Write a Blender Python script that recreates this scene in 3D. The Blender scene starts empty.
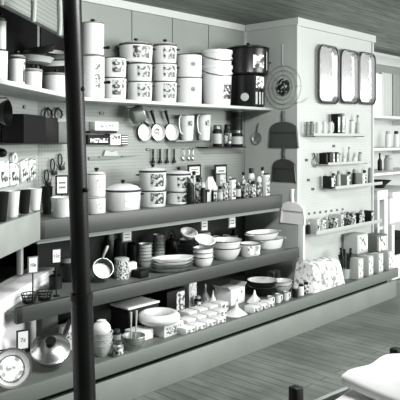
import bpy, bmesh, math, random
from mathutils import Matrix, Vector, Euler
random.seed(7)
SC = bpy.context.scene
COL = SC.collection
PI = math.pi
R = math.radians

# ------------------------------------------------------------------ camera geometry
F_PX, HOR, EYE, DIST = 650.0, 138.0, 1.55, 3.868
CA, SA = 0.7326, 0.6807            # view direction (x along the back wall, y into it)
CX, LE, LN = 2.518, Vector((-.789, -.614)), Vector((.614, -.789))   # left corner, left wall direction and normal
TL = R(37.9)                        # turn of things that face out of the left wall
XS = 4.785                          # side of the pier
WP = 0.59                           # how far the pier comes out
XP = 6.16                           # right end of the pier

def dep(u, w):
    d = (u-200)/F_PX
    return (DIST-w)/(SA-CA*d)
def X(u, w):
    d = (u-200)/F_PX
    return dep(u, w)*(CA+SA*d)
def Zv(v, t): return EYE+(HOR-v)*t/F_PX
def B(u, v, w):                      # point on a plane parallel to the back wall
    return Vector((X(u, w), -w, Zv(v, dep(u, w))))
def hit(u, v, p, n):
    d = (u-200)/F_PX
    r = Vector((CA+SA*d, SA-CA*d, (HOR-v)/F_PX)); o = Vector((0, -DIST, EYE))
    t = (Vector(p)-o).dot(Vector(n))/r.dot(Vector(n))
    return o+r*t, t
def Lw(u, v, off):                   # point on a plane in front of the left wall
    p = (CX+LN.x*off, LN.y*off, 0)
    return hit(u, v, p, (LN.x, LN.y, 0))
def Sd(u, v, off=0):                 # point on the side of the pier
    return hit(u, v, (XS-off, 0, 0), (1, 0, 0))

# ------------------------------------------------------------------ materials
def lin(c): return c/12.92 if c <= .04045 else ((c+.055)/1.055)**2.4
def g(v, tint=1.0):
    l = lin(v)
    k = .12*min(1, max(0, (.93-v)/.5))*tint
    return (l*(1-k), l, l*(1-k*.9), 1)
MATS = {}
def mat(name, v, rough=.5, metal=0., var=0., scale=8., bump=0., coat=0.):
    if name in MATS: return MATS[name]
    m = bpy.data.materials.new(name); m.use_nodes = True
    nt = m.node_tree; b = nt.nodes['Principled BSDF']
    b.inputs['Roughness'].default_value = rough; b.inputs['Metallic'].default_value = metal
    if v < .2 and not metal: b.inputs['Specular IOR Level'].default_value = .22
    if coat: b.inputs['Coat Weight'].default_value = coat
    if var or bump:
        tc = nt.nodes.new('ShaderNodeTexCoord'); n = nt.nodes.new('ShaderNodeTexNoise')
        n.inputs['Scale'].default_value = scale; n.inputs['Detail'].default_value = 5
        nt.links.new(tc.outputs['Object'], n.inputs['Vector'])
        if var:
            r = nt.nodes.new('ShaderNodeValToRGB')
            r.color_ramp.elements[0].position = .3; r.color_ramp.elements[1].position = .7
            r.color_ramp.elements[0].color = g(max(.01, v-var)); r.color_ramp.elements[1].color = g(min(1, v+var))
            nt.links.new(n.outputs['Fac'], r.inputs['Fac']); nt.links.new(r.outputs['Color'], b.inputs['Base Color'])
        else: b.inputs['Base Color'].default_value = g(v)
        if bump:
            bp = nt.nodes.new('ShaderNodeBump'); bp.inputs['Strength'].default_value = bump; bp.inputs['Distance'].default_value = .01
            nt.links.new(n.outputs['Fac'], bp.inputs['Height']); nt.links.new(bp.outputs['Normal'], b.inputs['Normal'])
    else: b.inputs['Base Color'].default_value = g(v)
    MATS[name] = m
    return m
def blotch(name, lo, hi, scale, thr=.5, rough=.4, kind='NOISE', detail=3.):
    """two tones in blotches: printed flowers, small type, speckled packets"""
    if name in MATS: return MATS[name]
    m = bpy.data.materials.new(name); m.use_nodes = True
    nt = m.node_tree; b = nt.nodes['Principled BSDF']; b.inputs['Roughness'].default_value = rough
    tc = nt.nodes.new('ShaderNodeTexCoord')
    if kind == 'NOISE':
        n = nt.nodes.new('ShaderNodeTexNoise'); n.inputs['Detail'].default_value = detail; out = 'Fac'
    else:
        n = nt.nodes.new('ShaderNodeTexVoronoi'); out = 'Distance'
    n.inputs['Scale'].default_value = scale
    r = nt.nodes.new('ShaderNodeValToRGB')
    r.color_ramp.elements[0].position = thr-.05; r.color_ramp.elements[1].position = thr+.05
    r.color_ramp.elements[0].color = g(lo); r.color_ramp.elements[1].color = g(hi)
    nt.links.new(tc.outputs['Object'], n.inputs['Vector']); nt.links.new(n.outputs[out], r.inputs['Fac'])
    nt.links.new(r.outputs['Color'], b.inputs['Base Color'])
    MATS[name] = m
    return m
def banded(name, lo, hi, axis, freq, duty=.5, rough=.5, rot=0):
    """stripes along one object axis"""
    if name in MATS: return MATS[name]
    m = bpy.data.materials.new(name); m.use_nodes = True
    nt = m.node_tree; b = nt.nodes['Principled BSDF']; b.inputs['Roughness'].default_value = rough
    tc = nt.nodes.new('ShaderNodeTexCoord'); sp = nt.nodes.new('ShaderNodeSeparateXYZ')
    mu = nt.nodes.new('ShaderNodeMath'); mu.operation = 'MULTIPLY'; mu.inputs[1].default_value = freq
    fr = nt.nodes.new('ShaderNodeMath'); fr.operation = 'FRACT'
    gt = nt.nodes.new('ShaderNodeMath'); gt.operation = 'GREATER_THAN'; gt.inputs[1].default_value = duty
    mx = nt.nodes.new('ShaderNodeMix'); mx.data_type = 'RGBA'
    mx.inputs['A'].default_value = g(lo); mx.inputs['B'].default_value = g(hi)
    L = nt.links.new
    L(tc.outputs['Object'], sp.inputs[0]); L(sp.outputs[axis], mu.inputs[0]); L(mu.outputs[0], fr.inputs[0])
    L(fr.outputs[0], gt.inputs[0]); L(gt.outputs[0], mx.inputs['Factor']); L(mx.outputs['Result'], b.inputs['Base Color'])
    MATS[name] = m
    return m
def planks(name, lo, hi, width, length, along='X', gap=.02, rough=.5, grain=.35, tint=1.0, patch=0.):
    """boards: brick texture for the boards plus grain"""
    m = bpy.data.materials.new(name); m.use_nodes = True
    nt = m.node_tree; b = nt.nodes['Principled BSDF']; b.inputs['Roughness'].default_value = rough
    tc = nt.nodes.new('ShaderNodeTexCoord'); mp = nt.nodes.new('ShaderNodeMapping')
    if along == 'Y': mp.inputs['Rotation'].default_value = (0, 0, PI/2)
    br = nt.nodes.new('ShaderNodeTexBrick')
    br.inputs['Scale'].default_value = 1; br.inputs['Brick Width'].default_value = length; br.inputs['Row Height'].default_value = width
    br.inputs['Mortar Size'].default_value = gap*width; br.inputs['Mortar Smooth'].default_value = .3
    br.inputs['Color1'].default_value = g(lo); br.inputs['Color2'].default_value = g(hi); br.inputs['Mortar'].default_value = g(lo*.45)
    mp2 = nt.nodes.new('ShaderNodeMapping'); mp2.inputs['Scale'].default_value = (2, 30, 2)
    no = nt.nodes.new('ShaderNodeTexNoise'); no.inputs['Scale'].default_value = 2; no.inputs['Detail'].default_value = 8
    mr = nt.nodes.new('ShaderNodeMapRange'); mr.inputs['From Min'].default_value = .3; mr.inputs['From Max'].default_value = .7
    mr.inputs['To Min'].default_value = 1-grain; mr.inputs['To Max'].default_value = 1+grain
    mx = nt.nodes.new('ShaderNodeMix'); mx.data_type = 'RGBA'; mx.blend_type = 'MULTIPLY'; mx.inputs['Factor'].default_value = 1
    L = nt.links.new
    L(tc.outputs['Object'], mp.inputs['Vector']); L(mp.outputs['Vector'], br.inputs['Vector'])
    L(mp.outputs['Vector'], mp2.inputs['Vector']); L(mp2.outputs['Vector'], no.inputs['Vector'])
    L(no.outputs['Fac'], mr.inputs['Value']); L(br.outputs['Color'], mx.inputs['A']); L(mr.outputs['Result'], mx.inputs['B'])
    res = mx.outputs['Result']
    if patch:
        n2 = nt.nodes.new('ShaderNodeTexNoise'); n2.inputs['Scale'].default_value = 2.2; n2.inputs['Detail'].default_value = 6
        r2 = nt.nodes.new('ShaderNodeMapRange'); r2.inputs['From Min'].default_value = .35; r2.inputs['From Max'].default_value = .68
        r2.inputs['To Min'].default_value = 1-patch*.6; r2.inputs['To Max'].default_value = 1+patch
        m3 = nt.nodes.new('ShaderNodeMix'); m3.data_type = 'RGBA'; m3.blend_type = 'MULTIPLY'; m3.inputs['Factor'].default_value = 1
        L(tc.outputs['Object'], n2.inputs['Vector']); L(n2.outputs['Fac'], r2.inputs['Value']); L(res, m3.inputs['A']); L(r2.outputs['Result'], m3.inputs['B']); res = m3.outputs['Result']
    L(res, b.inputs['Base Color'])
    return m
def pegboard(name, v, hole, pitch=.0254, rad=.16):
    m = bpy.data.materials.new(name); m.use_nodes = True
    nt = m.node_tree; b = nt.nodes['Principled BSDF']; b.inputs['Roughness'].default_value = .6
    tc = nt.nodes.new('ShaderNodeTexCoord'); sp = nt.nodes.new('ShaderNodeSeparateXYZ'); L = nt.links.new
    L(tc.outputs['Object'], sp.inputs[0]); sq = []
    def mth(op, a, bb=None):
        n = nt.nodes.new('ShaderNodeMath'); n.operation = op
        if isinstance(a, (int, float)): n.inputs[0].default_value = a
        else: L(a, n.inputs[0])
        if bb is not None:
            if isinstance(bb, (int, float)): n.inputs[1].default_value = bb
            else: L(bb, n.inputs[1])
        return n.outputs[0]
    for ax in ('X', 'Z'):
        f = mth('FRACT', mth('MULTIPLY', sp.outputs[ax], 1/pitch)); s = mth('SUBTRACT', f, .5); sq.append(mth('MULTIPLY', s, s))
    ins = mth('LESS_THAN', mth('ADD', sq[0], sq[1]), rad*rad)
    no = nt.nodes.new('ShaderNodeTexNoise'); no.inputs['Scale'].default_value = 2.5; no.inputs['Detail'].default_value = 4
    L(tc.outputs['Object'], no.inputs['Vector'])
    cr = nt.nodes.new('ShaderNodeValToRGB'); cr.color_ramp.elements[0].position = .3; cr.color_ramp.elements[1].position = .7
    cr.color_ramp.elements[0].color = g(v-.025); cr.color_ramp.elements[1].color = g(v+.025); L(no.outputs['Fac'], cr.inputs['Fac'])
    mx = nt.nodes.new('ShaderNodeMix'); mx.data_type = 'RGBA'; L(cr.outputs['Color'], mx.inputs['A']); mx.inputs['B'].default_value = g(hole)
    L(ins, mx.inputs['Factor']); L(mx.outputs['Result'], b.inputs['Base Color'])
    return m

WHITE = mat('white_enamel', .87, .25, coat=.3)
CREAM = mat('shelf_top_paint', .38, .5, var=.02)
DARK = mat('black_enamel', .06, .3)
SPECK = blotch('speckled_enamel', .04, .3, 160, .72, .28)
RIM = mat('dark_rim', .16, .35)
FLOWER = blotch('floral_print', .20, .72, 42, .52, .3, detail=5.)
FINE = blotch('fine_print', .2, .84, 90, .49, .4)
STEEL = mat('polished_steel', .88, .24, metal=1.)
MSTEEL = mat('worn_steel', .62, .42, metal=.8)
TIN = mat('dull_tin', .72, .4, metal=.8, var=.05, scale=20)
WIRE = mat('wire', .45, .35, metal=.8)
WIREL = mat('pale_wire', .6, .4)
SAWM = mat('saw_blade', .40, .45, metal=.3)
LOWB = mat('lower_back_paint_shade', .15, .6, var=.02, scale=3)  # dark lower wall paint, taken darker still for the shade under the shelves
IRON = mat('black_iron_and_shade', .09, .45)
MID = mat('mid_grey', .45, .5)
PALE = mat('pale_grey', .68, .5)
CARD = mat('white_card', .86, .6)
INK = mat('black_ink', .03, .6)
GREEN = mat('dark_green_plastic', .26, .35)
WOODL = mat('pale_wood', .7, .6, var=.06, scale=15)
WOODD = mat('dark_wood', .22, .5, var=.05, scale=15)
GLASS = mat('clear_jar', .82, .12)
BOARD = planks('painted_board', .21, .23, 4, 9, 'X', .01, .45, .05)
BASEB = planks('kick_board', .49, .51, 4, 9, 'X', .01, .5, .08)
PACK = blotch('printed_packet', .12, .82, 45, .51, .5)
PACK2 = blotch('printed_carton', .25, .84, 34, .52, .5)

# ------------------------------------------------------------------ mesh building
class MB:
    def __init__(s): s.v = []; s.f = []; s.m = []; s.M = Matrix(); s.mats = []
    def at(s, M): s.M = M; return s
    def mi(s, m):
        if m not in s.mats: s.mats.append(m)
        return s.mats.index(m)
    def add(s, vs, fs, m):
        o = len(s.v); s.v += [tuple(s.M @ Vector(p)) for p in vs]; k = s.mi(m)
        for f in fs: s.f.append([o+i for i in f]); s.m.append(k)
        return s
    def box(s, c, d, m, bev=0., rz=0.):
        x, y, z = d[0]/2, d[1]/2, d[2]/2
        bev = min(bev, x*.45, y*.45, z*.45)
        M = Matrix.Translation(c) @ Matrix.Rotation(rz, 4, 'Z')
        if bev <= 0:
            vs = [M @ Vector((i*x, j*y, k*z)) for i in (-1, 1) for j in (-1, 1) for k in (-1, 1)]
            return s.add(vs, [(0, 1, 3, 2), (4, 6, 7, 5), (0, 4, 5, 1), (2, 3, 7, 6), (0, 2, 6, 4), (1, 5, 7, 3)], m)
        bm = bmesh.new(); bmesh.ops.create_cube(bm, size=1)
        for v in bm.verts: v.co = Vector((v.co.x*2*x, v.co.y*2*y, v.co.z*2*z))
        bmesh.ops.bevel(bm, geom=bm.edges[:], offset=bev, segments=2, affect='EDGES', profile=.5)
        bm.verts.index_update()
        vs = [M @ v.co for v in bm.verts]; fs = [[v.index for v in f.verts] for f in bm.faces]; bm.free()
        return s.add(vs, fs, m)
    def lathe(s, prof, m, seg=28, a0=0., a1=2*PI, sx=1., sy=1.):
        """prof: (r, z) or (r, z, material for the band that starts here)"""
        full = abs(a1-a0-2*PI) < 1e-6
        n = seg if full else seg+1
        base = len(s.v); rings = []
        for q in prof:
            if q[0] < 1e-6: rings.append([len(s.v)]); s.v.append(tuple(s.M @ Vector((0, 0, q[1]))))
            else:
                rings.append([len(s.v)+i for i in range(n)])
                for i in range(n):
                    a = a0+(a1-a0)*i/seg
                    s.v.append(tuple(s.M @ Vector((q[0]*math.cos(a)*sx, q[0]*math.sin(a)*sy, q[1]))))
        for k in range(len(prof)-1):
            A, Bq = rings[k], rings[k+1]; mm = s.mi(prof[k][2] if len(prof[k]) > 2 else m)
            for i in range(seg):
                j = (i+1) % n
                if len(A) == 1 and len(Bq) == 1: continue
                f = [A[0], Bq[j], Bq[i]] if len(A) == 1 else ([A[i], A[j], Bq[0]] if len(Bq) == 1 else [A[i], A[j], Bq[j], Bq[i]])
                s.f.append(f); s.m.append(mm)
        return s
    def tube(s, pts, r, m, seg=8, closed=False, cap=True):
        P = [Vector(p) for p in pts]; n = len(P); vs = []; prev = None
        rr = r if isinstance(r, (list, tuple)) else [r]*n
        for i in range(n):
            a = P[(i-1) % n] if (closed or i) else P[0]; b = P[(i+1) % n] if (closed or i < n-1) else P[-1]
            t = (b-a).normalized()
            if prev is None:
                prev = Vector((0, 0, 1)) if abs(t.z) < .9 else Vector((1, 0, 0))
            nn = (prev-t*prev.dot(t)).normalized(); bb = t.cross(nn); prev = nn
            for k in range(seg):
                q = 2*PI*k/seg; vs.append(P[i]+(nn*math.cos(q)+bb*math.sin(q))*rr[i])
        fs = []
        for i in range(n if closed else n-1):
            for k in range(seg):
                j = (i+1) % n
                fs.append((i*seg+k, i*seg+(k+1) % seg, j*seg+(k+1) % seg, j*seg+k))
        if cap and not closed: fs += [tuple(range(seg))[::-1], tuple((n-1)*seg+k for k in range(seg))]
        return s.add(vs, fs, m)
    def ring(s, r, tr, m, z=0., seg=28, sx=1., sy=1., ts=6):
        return s.tube([(r*math.cos(2*PI*i/seg)*sx, r*math.sin(2*PI*i/seg)*sy, z) for i in range(seg)], tr, m, ts, True)
    def slab(s, poly, z0, z1, m):
        n = len(poly); vs = [(x, y, z0) for x, y in poly]+[(x, y, z1) for x, y in poly]
        return s.add(vs, [tuple(range(n))[::-1], tuple(range(n, 2*n))]+[(i, (i+1) % n, (i+1) % n+n, i+n) for i in range(n)], m)
    def prism(s, poly, y0, y1, m, mback=None):
        """poly of (x, z), pushed out along y from y0 to y1"""
        n = len(poly); vs = [(x, y0, z) for x, z in poly]+[(x, y1, z) for x, z in poly]
        fs = [tuple(range(n)), tuple(range(2*n-1, n-1, -1))]+[(i, i+n, (i+1) % n+n, (i+1) % n) for i in range(n)]
        return s.add(vs, fs, m)
    def ball(s, c, r, m, seg=14, sz=1.):
        pr = [(r*math.sin(PI*i/8), -r*sz*math.cos(PI*i/8)) for i in range(9)]
        o = s.M; s.M = o @ Matrix.Translation(c); s.lathe(pr, m, seg); s.M = o
        return s
    def text(s, body, size, m, M):
        cu = bpy.data.curves.new('t', 'FONT'); cu.body = body; cu.size = size; cu.align_x = 'CENTER'; cu.align_y = 'CENTER'; cu.extrude = .0006
        ob = bpy.data.objects.new('t', cu); COL.objects.link(ob)
        me = bpy.data.meshes.new_from_object(ob.evaluated_get(bpy.context.evaluated_depsgraph_get()))
        o = s.M; s.M = o @ M
        s.add([v.co.copy() for v in me.vertices], [list(p.vertices) for p in me.polygons], m); s.M = o
        bpy.data.objects.remove(ob); bpy.data.curves.remove(cu); bpy.data.meshes.remove(me)
        return s
    def build(s, name, parent=None, loc=None, rz=0., rot=None, ang=40):
        me = bpy.data.meshes.new(name); me.from_pydata(s.v, [], s.f)
        for m in s.mats: me.materials.append(m)
        for p, k in zip(me.polygons, s.m): p.material_index = k; p.use_smooth = True
        bm = bmesh.new(); bm.from_mesh(me); bmesh.ops.recalc_face_normals(bm, faces=bm.faces[:]); bm.to_mesh(me); bm.free()
        me.set_sharp_from_angle(angle=R(ang))
        o = bpy.data.objects.new(name, me); COL.objects.link(o)
        if parent is not None: o.parent = parent
        if loc is not None: o.location = loc
        o.rotation_euler = rot if rot is not None else (0, 0, rz)
        return o
def tag(o, label, cat, group=None):
    o['label'] = label; o['category'] = cat
    if group: o['group'] = group
    return o
def thing(name, label, cat, loc, rz=0., group=None, rot=None):
    o = bpy.data.objects.new(name, None); COL.objects.link(o); o.location = loc
    o.rotation_euler = rot if rot is not None else (0, 0, rz)
    o.empty_display_size = .05
    return tag(o, label, cat, group)
def struct(mb, name, parent=None, loc=None, rz=0.):
    o = mb.build(name, parent, loc, rz, ang=30)
    if parent is None: o['kind'] = 'structure'
    return o
T = Matrix.Translation
def Rx(a): return Matrix.Rotation(a, 4, 'X')
def Ry(a): return Matrix.Rotation(a, 4, 'Y')
def Rz(a): return Matrix.Rotation(a, 4, 'Z')
FACE = -PI/2-R(20)                   # the way the goods face: out to the aisle
ORD = ['first', 'second', 'third', 'fourth', 'fifth', 'sixth', 'seventh', 'eighth', 'ninth', 'tenth', 'eleventh', 'twelfth',
       'thirteenth', 'fourteenth', 'fifteenth', 'sixteenth', 'seventeenth', 'eighteenth', 'nineteenth', 'twentieth']
#%%BODY
# ------------------------------------------------------------------ the room
CEIL = 2.61
m_floor = planks('floor_boards', .375, .425, .085, 3.2, 'Y', .045, .45, .3, patch=.4)
m_ceil = planks('ceiling_boards', .43, .49, .12, 6, 'X', .04, .6, .5)
m_peg = pegboard('pegboard_grey', .575, .40)
m_pegl = pegboard('pegboard_left', .66, .48)
m_up = mat('grey_wall_paint', .515, .6, var=.02, scale=2)
m_pier = mat('white_wall_paint', .71, .5, var=.01, scale=3)
m_pegw = pegboard('pegboard_white', .72, .58, .0254, .12)
m_side = mat('pier_side_paint', .69, .55, var=.015, scale=3)
m_trim = mat('trim_paint', .72, .5)
m_black = mat('black_and_shade', .035, .7)  # flat black, also laid on walls and gaps that lie in shade

mb = MB().box((4.6, -2.9, -.05), (12, 7.4, .1), m_floor); struct(mb, 'floor')
mb = MB().box((4.6, -2.9, CEIL+.05), (12, 7.4, .1), m_ceil); struct(mb, 'ceiling')
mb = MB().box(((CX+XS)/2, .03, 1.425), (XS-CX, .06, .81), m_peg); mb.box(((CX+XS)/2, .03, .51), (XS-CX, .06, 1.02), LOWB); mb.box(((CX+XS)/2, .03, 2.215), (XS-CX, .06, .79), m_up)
struct(mb, 'wall_back')
mb = MB().box(((CX+X(68, 0))/2+.01, -.006, 2.22), (X(68, 0)-CX-.02, .012, .76), m_black)  # black panel laid over the wall as the shade behind the valance
struct(mb, 'shade_panel')
# seams and the trim under the ceiling
mb = MB()
for u in (132.5, 173.0, 209.0): mb.box((X(u, 0), -.004, 2.2), (.018, .008, .72), m_up)
mb.box(((CX+XS)/2, -.012, CEIL-.03), (XS-CX, .024, .06), m_trim); mb.box((XS-.012, -.012, 2.2), (.024, .024, .76), m_trim)
struct(mb, 'trim_1')
# left wall, running away from the corner towards the camera
def left_box(mb, s0, s1, z0, z1, off0, off1, m):
    c = Vector((CX, 0))+LE*((s0+s1)/2)+LN*((off0+off1)/2)
    return mb.box((c.x, c.y, (z0+z1)/2), (s1-s0, abs(off1-off0), z1-z0), m, 0, TL)
lw = MB()
p0 = Vector((CX, 0))
W = MB().at(T((CX, 0, 0)) @ Rz(TL))
# local frame of the left wall: x towards the corner (so x<0 on the wall), -y out into the room
def lbox(mb, x0, x1, z0, z1, y0, y1, m, bev=0):
    return mb.box(((x0+x1)/2, (y0+y1)/2, (z0+z1)/2), (x1-x0, abs(y1-y0), z1-z0), m, bev)
wl = MB()
lbox(wl, -2.4, 0, .95, 1.83, 0, .06, m_pegl); lbox(wl, -2.4, 0, 1.83, 2.61, 0, .06, m_black)  # part above the top shelf is coloured black for the shade there
lbox(wl, -2.4, 0, 0, .66, 0, .06, m_pier); lbox(wl, -2.4, .3, .6, 1.0, .3, .36, m_black)  # recess lined in black to paint in its inner darkness
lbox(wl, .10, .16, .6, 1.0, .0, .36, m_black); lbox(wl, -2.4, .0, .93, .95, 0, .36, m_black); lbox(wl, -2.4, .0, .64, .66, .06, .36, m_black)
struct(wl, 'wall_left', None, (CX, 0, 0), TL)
# the pier that stands out of the back wall
mb = MB()
mb.box(((XS+XP)/2, -WP/2, 2.215), (XP-XS, WP, .79), m_pier)
mb.box(((XS+XP)/2, -WP/2, .91), (XP-XS, WP, 1.82), m_pegw)
mb.box((XS-.004, -WP/2-.005, 1.3), (.008, WP-.01, 2.6), m_side)
struct(mb, 'wall_pier')
mb = MB()
mb.box(((XS+XP)/2, -WP-.012, CEIL-.035), (XP-XS+.05, .024, .07), m_trim); mb.box((XS-.016, -WP/2-.03, CEIL-.03), (.02, WP, .06), m_trim)
mb.box((XS+.012, -WP-.006, 1.3), (.05, .012, 2.6), m_trim); mb.box((XP-.01, -WP-.006, 1.3), (.03, .012, 2.6), m_trim)
mb.box((X(281, .3)-.0, -.3, 2.2), (.012, .014, .76), m_side)
struct(mb, 'trim_2')
# alcove to the right of the pier
mb = MB(); mb.box((8.4, .03, 1.3), (4.48, .06, 2.62), mat('alcove_paint', .80, .6)); struct(mb, 'wall_back_right')
mb = MB(); mb.box((8.4, -.06, 2.49), (4.48, .12, .10), m_trim, .01); mb.box((8.4, -.03, 2.40), (4.48, .06, .08), m_up); struct(mb, 'trim_3')

# ------------------------------------------------------------------ the long shelves
LIP = .02
zU, zT, zF, zB = 1.825, 1.058, .618, .285
# upper shelf with its return along the left wall
t = thing('wall_shelf', 'pale top wall shelf full of white enamel pots, turning along the left wall', 'shelf', (CX, 0, 0))
mU = mat('shelf_paint', .74, .5)
MB().box(((XS-CX)/2+.05, -.165, zU-.012), (XS-CX-.12, .322, .024), mU, .003).build('shelf_board', t)
o = MB(); lbox(o, -2.2, .06, zU-.024, zU, -.33, -.004, mU, .003); o.build('return_board', t, (0, 0, 0), TL)
def left_end(x0, w, off):
    'outline of a shelf board that dies into the left wall at the given stand-off'
    f = Vector((x0-CX, -w)); d = off-f.dot(LN); q = f+LN*d; k = off/.789
    return [(q.x+CX-x0, q.y), (CX-x0+0.0-0.0, -k-.004)] if off > .1 else [(q.x+CX-x0, q.y), (CX-x0+.01, -.006)]
def tier(name, label, u0, x1, w, ztop, drop, strip=0.):
    x0 = X(u0, w); L = x1-x0
    t = thing(name, label, 'shelf', (x0, 0, 0))
    le = left_end(x0+.004, w-.016, .135 if ztop < .9 else .012)
    MB().slab([(.004, -w+.016), (L-.004, -w+.016), (L-.004, -.006)]+[(CX-x0+.30, -.006)]+le[::-1], ztop-LIP-.025, ztop-LIP, CREAM).build('shelf_board', t)
    MB().box((L/2, -w, ztop-drop/2), (L, .03, drop), BOARD, .004).build('front_board', t)
    if strip: MB().box((L/2, -w+.03, ztop-drop-strip/2), (L, .03, strip), mat('strip_paint', .54, .5), .003).build('lower_strip', t)
    return t
tier('display_shelf', 'painted shelf with deep dark front board carrying the lidded white pots and kitchenware row', 38.5, X(281, .52), .52, zT, .115, .03)
tier('display_shelf', 'painted shelf carrying the enamel bowls, platters and roasters, second shelf above the floor', 15.5, X(298, .70), .70, zF, .09)
# bottom tier runs on in front of the pier
x0, x1 = X(-20, .95), X(396, .95)
t = thing('base_shelf', 'long low base shelf above the floor boards, crowded with tins, boxes, funnels and bowls', 'shelf', (x0, 0, 0))
mb = MB(); xa = XS-.012; le = left_end(x0+.004, .944, .135)
mb.slab([(.004, -.944), (xa-x0, -.944), (xa-x0, -.006), (CX-x0+.30, -.006)]+le[::-1], zB-LIP-.025, zB-LIP, CREAM); mb.box(((xa+x1)/2-x0, -(WP+.95)/2, zB-LIP-.0125), (x1-xa, .95-WP-.01, .025), CREAM)
mb.build('shelf_board', t)
MB().box(((x1-x0)/2, -.96, zB-.0425), (x1-x0, .03, .085), mat('lip_paint', .42, .45), .004).build('front_board', t)
MB().box(((x1-x0)/2+.03, -.940, .0825), (x1-x0-.06, .03, .165), BASEB, .003).build('kick_board', t)
MB().box(((x1-x0)/2+.09, -.862, .12), (x1-x0-.22, .02, .236), m_black).build('gap_shade_board', t)  # black backing added to make the gap under the lip dark
# end panels of the shelf unit by the pier
mb = MB().box((X(299.5, .62), -.64, .62), (.03, .06, .66), mat('end_post_paint', .86, .5), .004)
tag(mb.build('shelf_upright'), 'narrow pale upright post at the pier end of the bowl shelf', 'post')
for u, lb in ((113, 'dark upright bracket behind the coffee pots on the bowl shelf'),):
    mb = MB().box((X(u, .05), -.02, .80), (.05, .03, .42), MID, .003)
    tag(mb.build('shelf_bracket'), lb, 'bracket')
# left wall: ledge with a pale front, recess post, white lower shelf
t = thing('wall_ledge', 'wide pale front ledge on the left wall under the row of flared pans', 'shelf', (CX, 0, 0), TL)
o = MB(); lbox(o, -2.2, -.60, .945, 1.115, -.225, -.205, mat('ledge_paint', .58, .5, var=.03, scale=5), .003); o.build('front_board', t)
o = MB(); lbox(o, -2.2, -.60, 1.075, 1.095, -.205, -.004, CREAM); o.build('shelf_board', t)
o = MB(); lbox(o, -2.2, -.02, .62, .665, -.125, -.004, mat('low_shelf_paint', .93, .5), .003)
t = thing('low_counter', 'low white counter along the left wall below the dark recess', 'counter', (CX, 0, 0), TL); o.build('counter_top', t)
o = MB(); lbox(o, -2.2, -.10, .001, .62, -.118, -.104, mat('low_shelf_paint', .93, .5), .003); o.build('front_panel', t)
p, tt = Lw(20, 250, -.02)
mb = MB().box((0, 0, .14), (.045, .03, .282), mat('post_paint', .8, .5), .003)
tag(mb.build('recess_post', None, (p.x, p.y, .668), TL), 'short pale post standing in the dark recess at left', 'post')

# ------------------------------------------------------------------ iron pole in front
pt = (HOR-(-14)); 
def camp(u, v, Y):
    return Vector((Y*(CA+SA*(u-200)/F_PX), -DIST+Y*(SA-CA*(u-200)/F_PX), EYE+(HOR-v)*Y/F_PX))
ptop, pmid, pbot = camp(72.2, -60, 2.95), camp(81.5, 296, 2.95), camp(87.3, 474, 2.97)
ptop.z = min(ptop.z, CEIL); d = (pmid-pbot).normalized()
ptop = pmid+d*((CEIL-pmid.z)/d.z); pbot = pmid-d*(pmid.z/d.z)
t = thing('iron_pole', 'dark iron support pole standing in front of the shelves at left, floor to ceiling', 'pole', pbot)
mP = mat('pole_paint', .07, .35, var=.02, scale=6)
q = lambda p: p-pbot
MB().tube([q(pmid), q(ptop)], .0425, mP, 24).build('upper_shaft', t)
MB().tube([q(pbot), q(pmid)], .050, mP, 24).build('lower_shaft', t)
MB().tube([q(pmid-d*.015), q(pmid+d*.015)], .053, mP, 24).build('collar', t)
for v in (89, 190):
    c = camp(82.5 if v < 100 else 86, v, 2.91); MB().ball(q(c), .011, INK, 12).build('bolt', t)

# ------------------------------------------------------------------ slatted valance, top left
t = thing('slatted_valance', 'pale slatted wooden valance tied with ropes, hanging above the left shelf', 'valance', (CX, 0, 0), TL)
mS = banded('valance_slats', .36, .50, 'Z', 42, .2)
o = MB(); lbox(o, -2.2, -.27, 2.16, 2.60, -.36, -.32, mS, .004); o.build('slat_panel', t)
for u, v in ((2, 3), (34, 20), (60, 34)):
    p, tt = Lw(u, v, .375); loc = Matrix.Rotation(-TL, 4, 'Z') @ (Vector((p.x, p.y, 0))-Vector((CX, 0, 0)))
    pts = [(loc.x+.006*math.sin(i*1.3), -.375+.003*math.cos(i), 2.14+i*.046) for i in range(11)]
    MB().tube(pts, .011, mat('rope', .62, .8), 8).build('rope', t)

# ------------------------------------------------------------------ goods: makers (local frame: base at z=0)
def decal(mb, r, z0, z1, m, a=FACE, span=.95, taper=0.):
    e = .0012
    o = mb.M
    mb.lathe([(r+e+taper*0, z0), (r+e+taper, z1)], m, 10, a-span/2, a+span/2)
    return mb
def vessel(mb, r, h, m, rb=None, rim=None, wall=.004, lipr=0.):
    rb = r if rb is None else rb
    pr = [(0, 0), (rb*.93, 0), (rb, h*.06)]
    if rim: pr += [(r, h-.008, rim), (r+lipr+.002, h-.004, rim), (r+lipr, h, rim), (r-wall, h)]
    else: pr += [(r, h-.004), (r+lipr, h), (r-wall, h)]
    pr += [(rb-wall, .02), (0, .015)]
    return mb.lathe(pr, m, 32)
def loop_handle(mb, r, z, a, out, wid, m, tr=.005):
    ca, sa = math.cos(a), math.sin(a); pts = []
    for i in range(9):
        q = -1+2*i/8; k = out*math.sqrt(max(0, 1-q*q)); rr = r-.002+k
        pts.append((rr*ca-q*wid*sa, rr*sa+q*wid*ca, z))
    return mb.tube(pts, tr, m, 6)
def lid_part(parent, r, z, m=WHITE, knob=DARK, dome=.02, rim=RIM, kn=True):
    l = MB().lathe([(0, 0), (r*.97, 0), (r+.003, .003, rim), (r+.003, .007, m), (r*.96, .010), (r*.8, .010+dome*.5), (r*.4, .010+dome*.9), (0, .010+dome)], m, 32).build('lid', parent, (0, 0, z))
    if kn: MB().lathe([(0, 0), (.012, 0), (.009, .008), (.017, .014), (.017, .020), (.010, .025), (0, .026)], knob, 16).build('knob', l, (0, 0, .009+dome))
    return l
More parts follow.
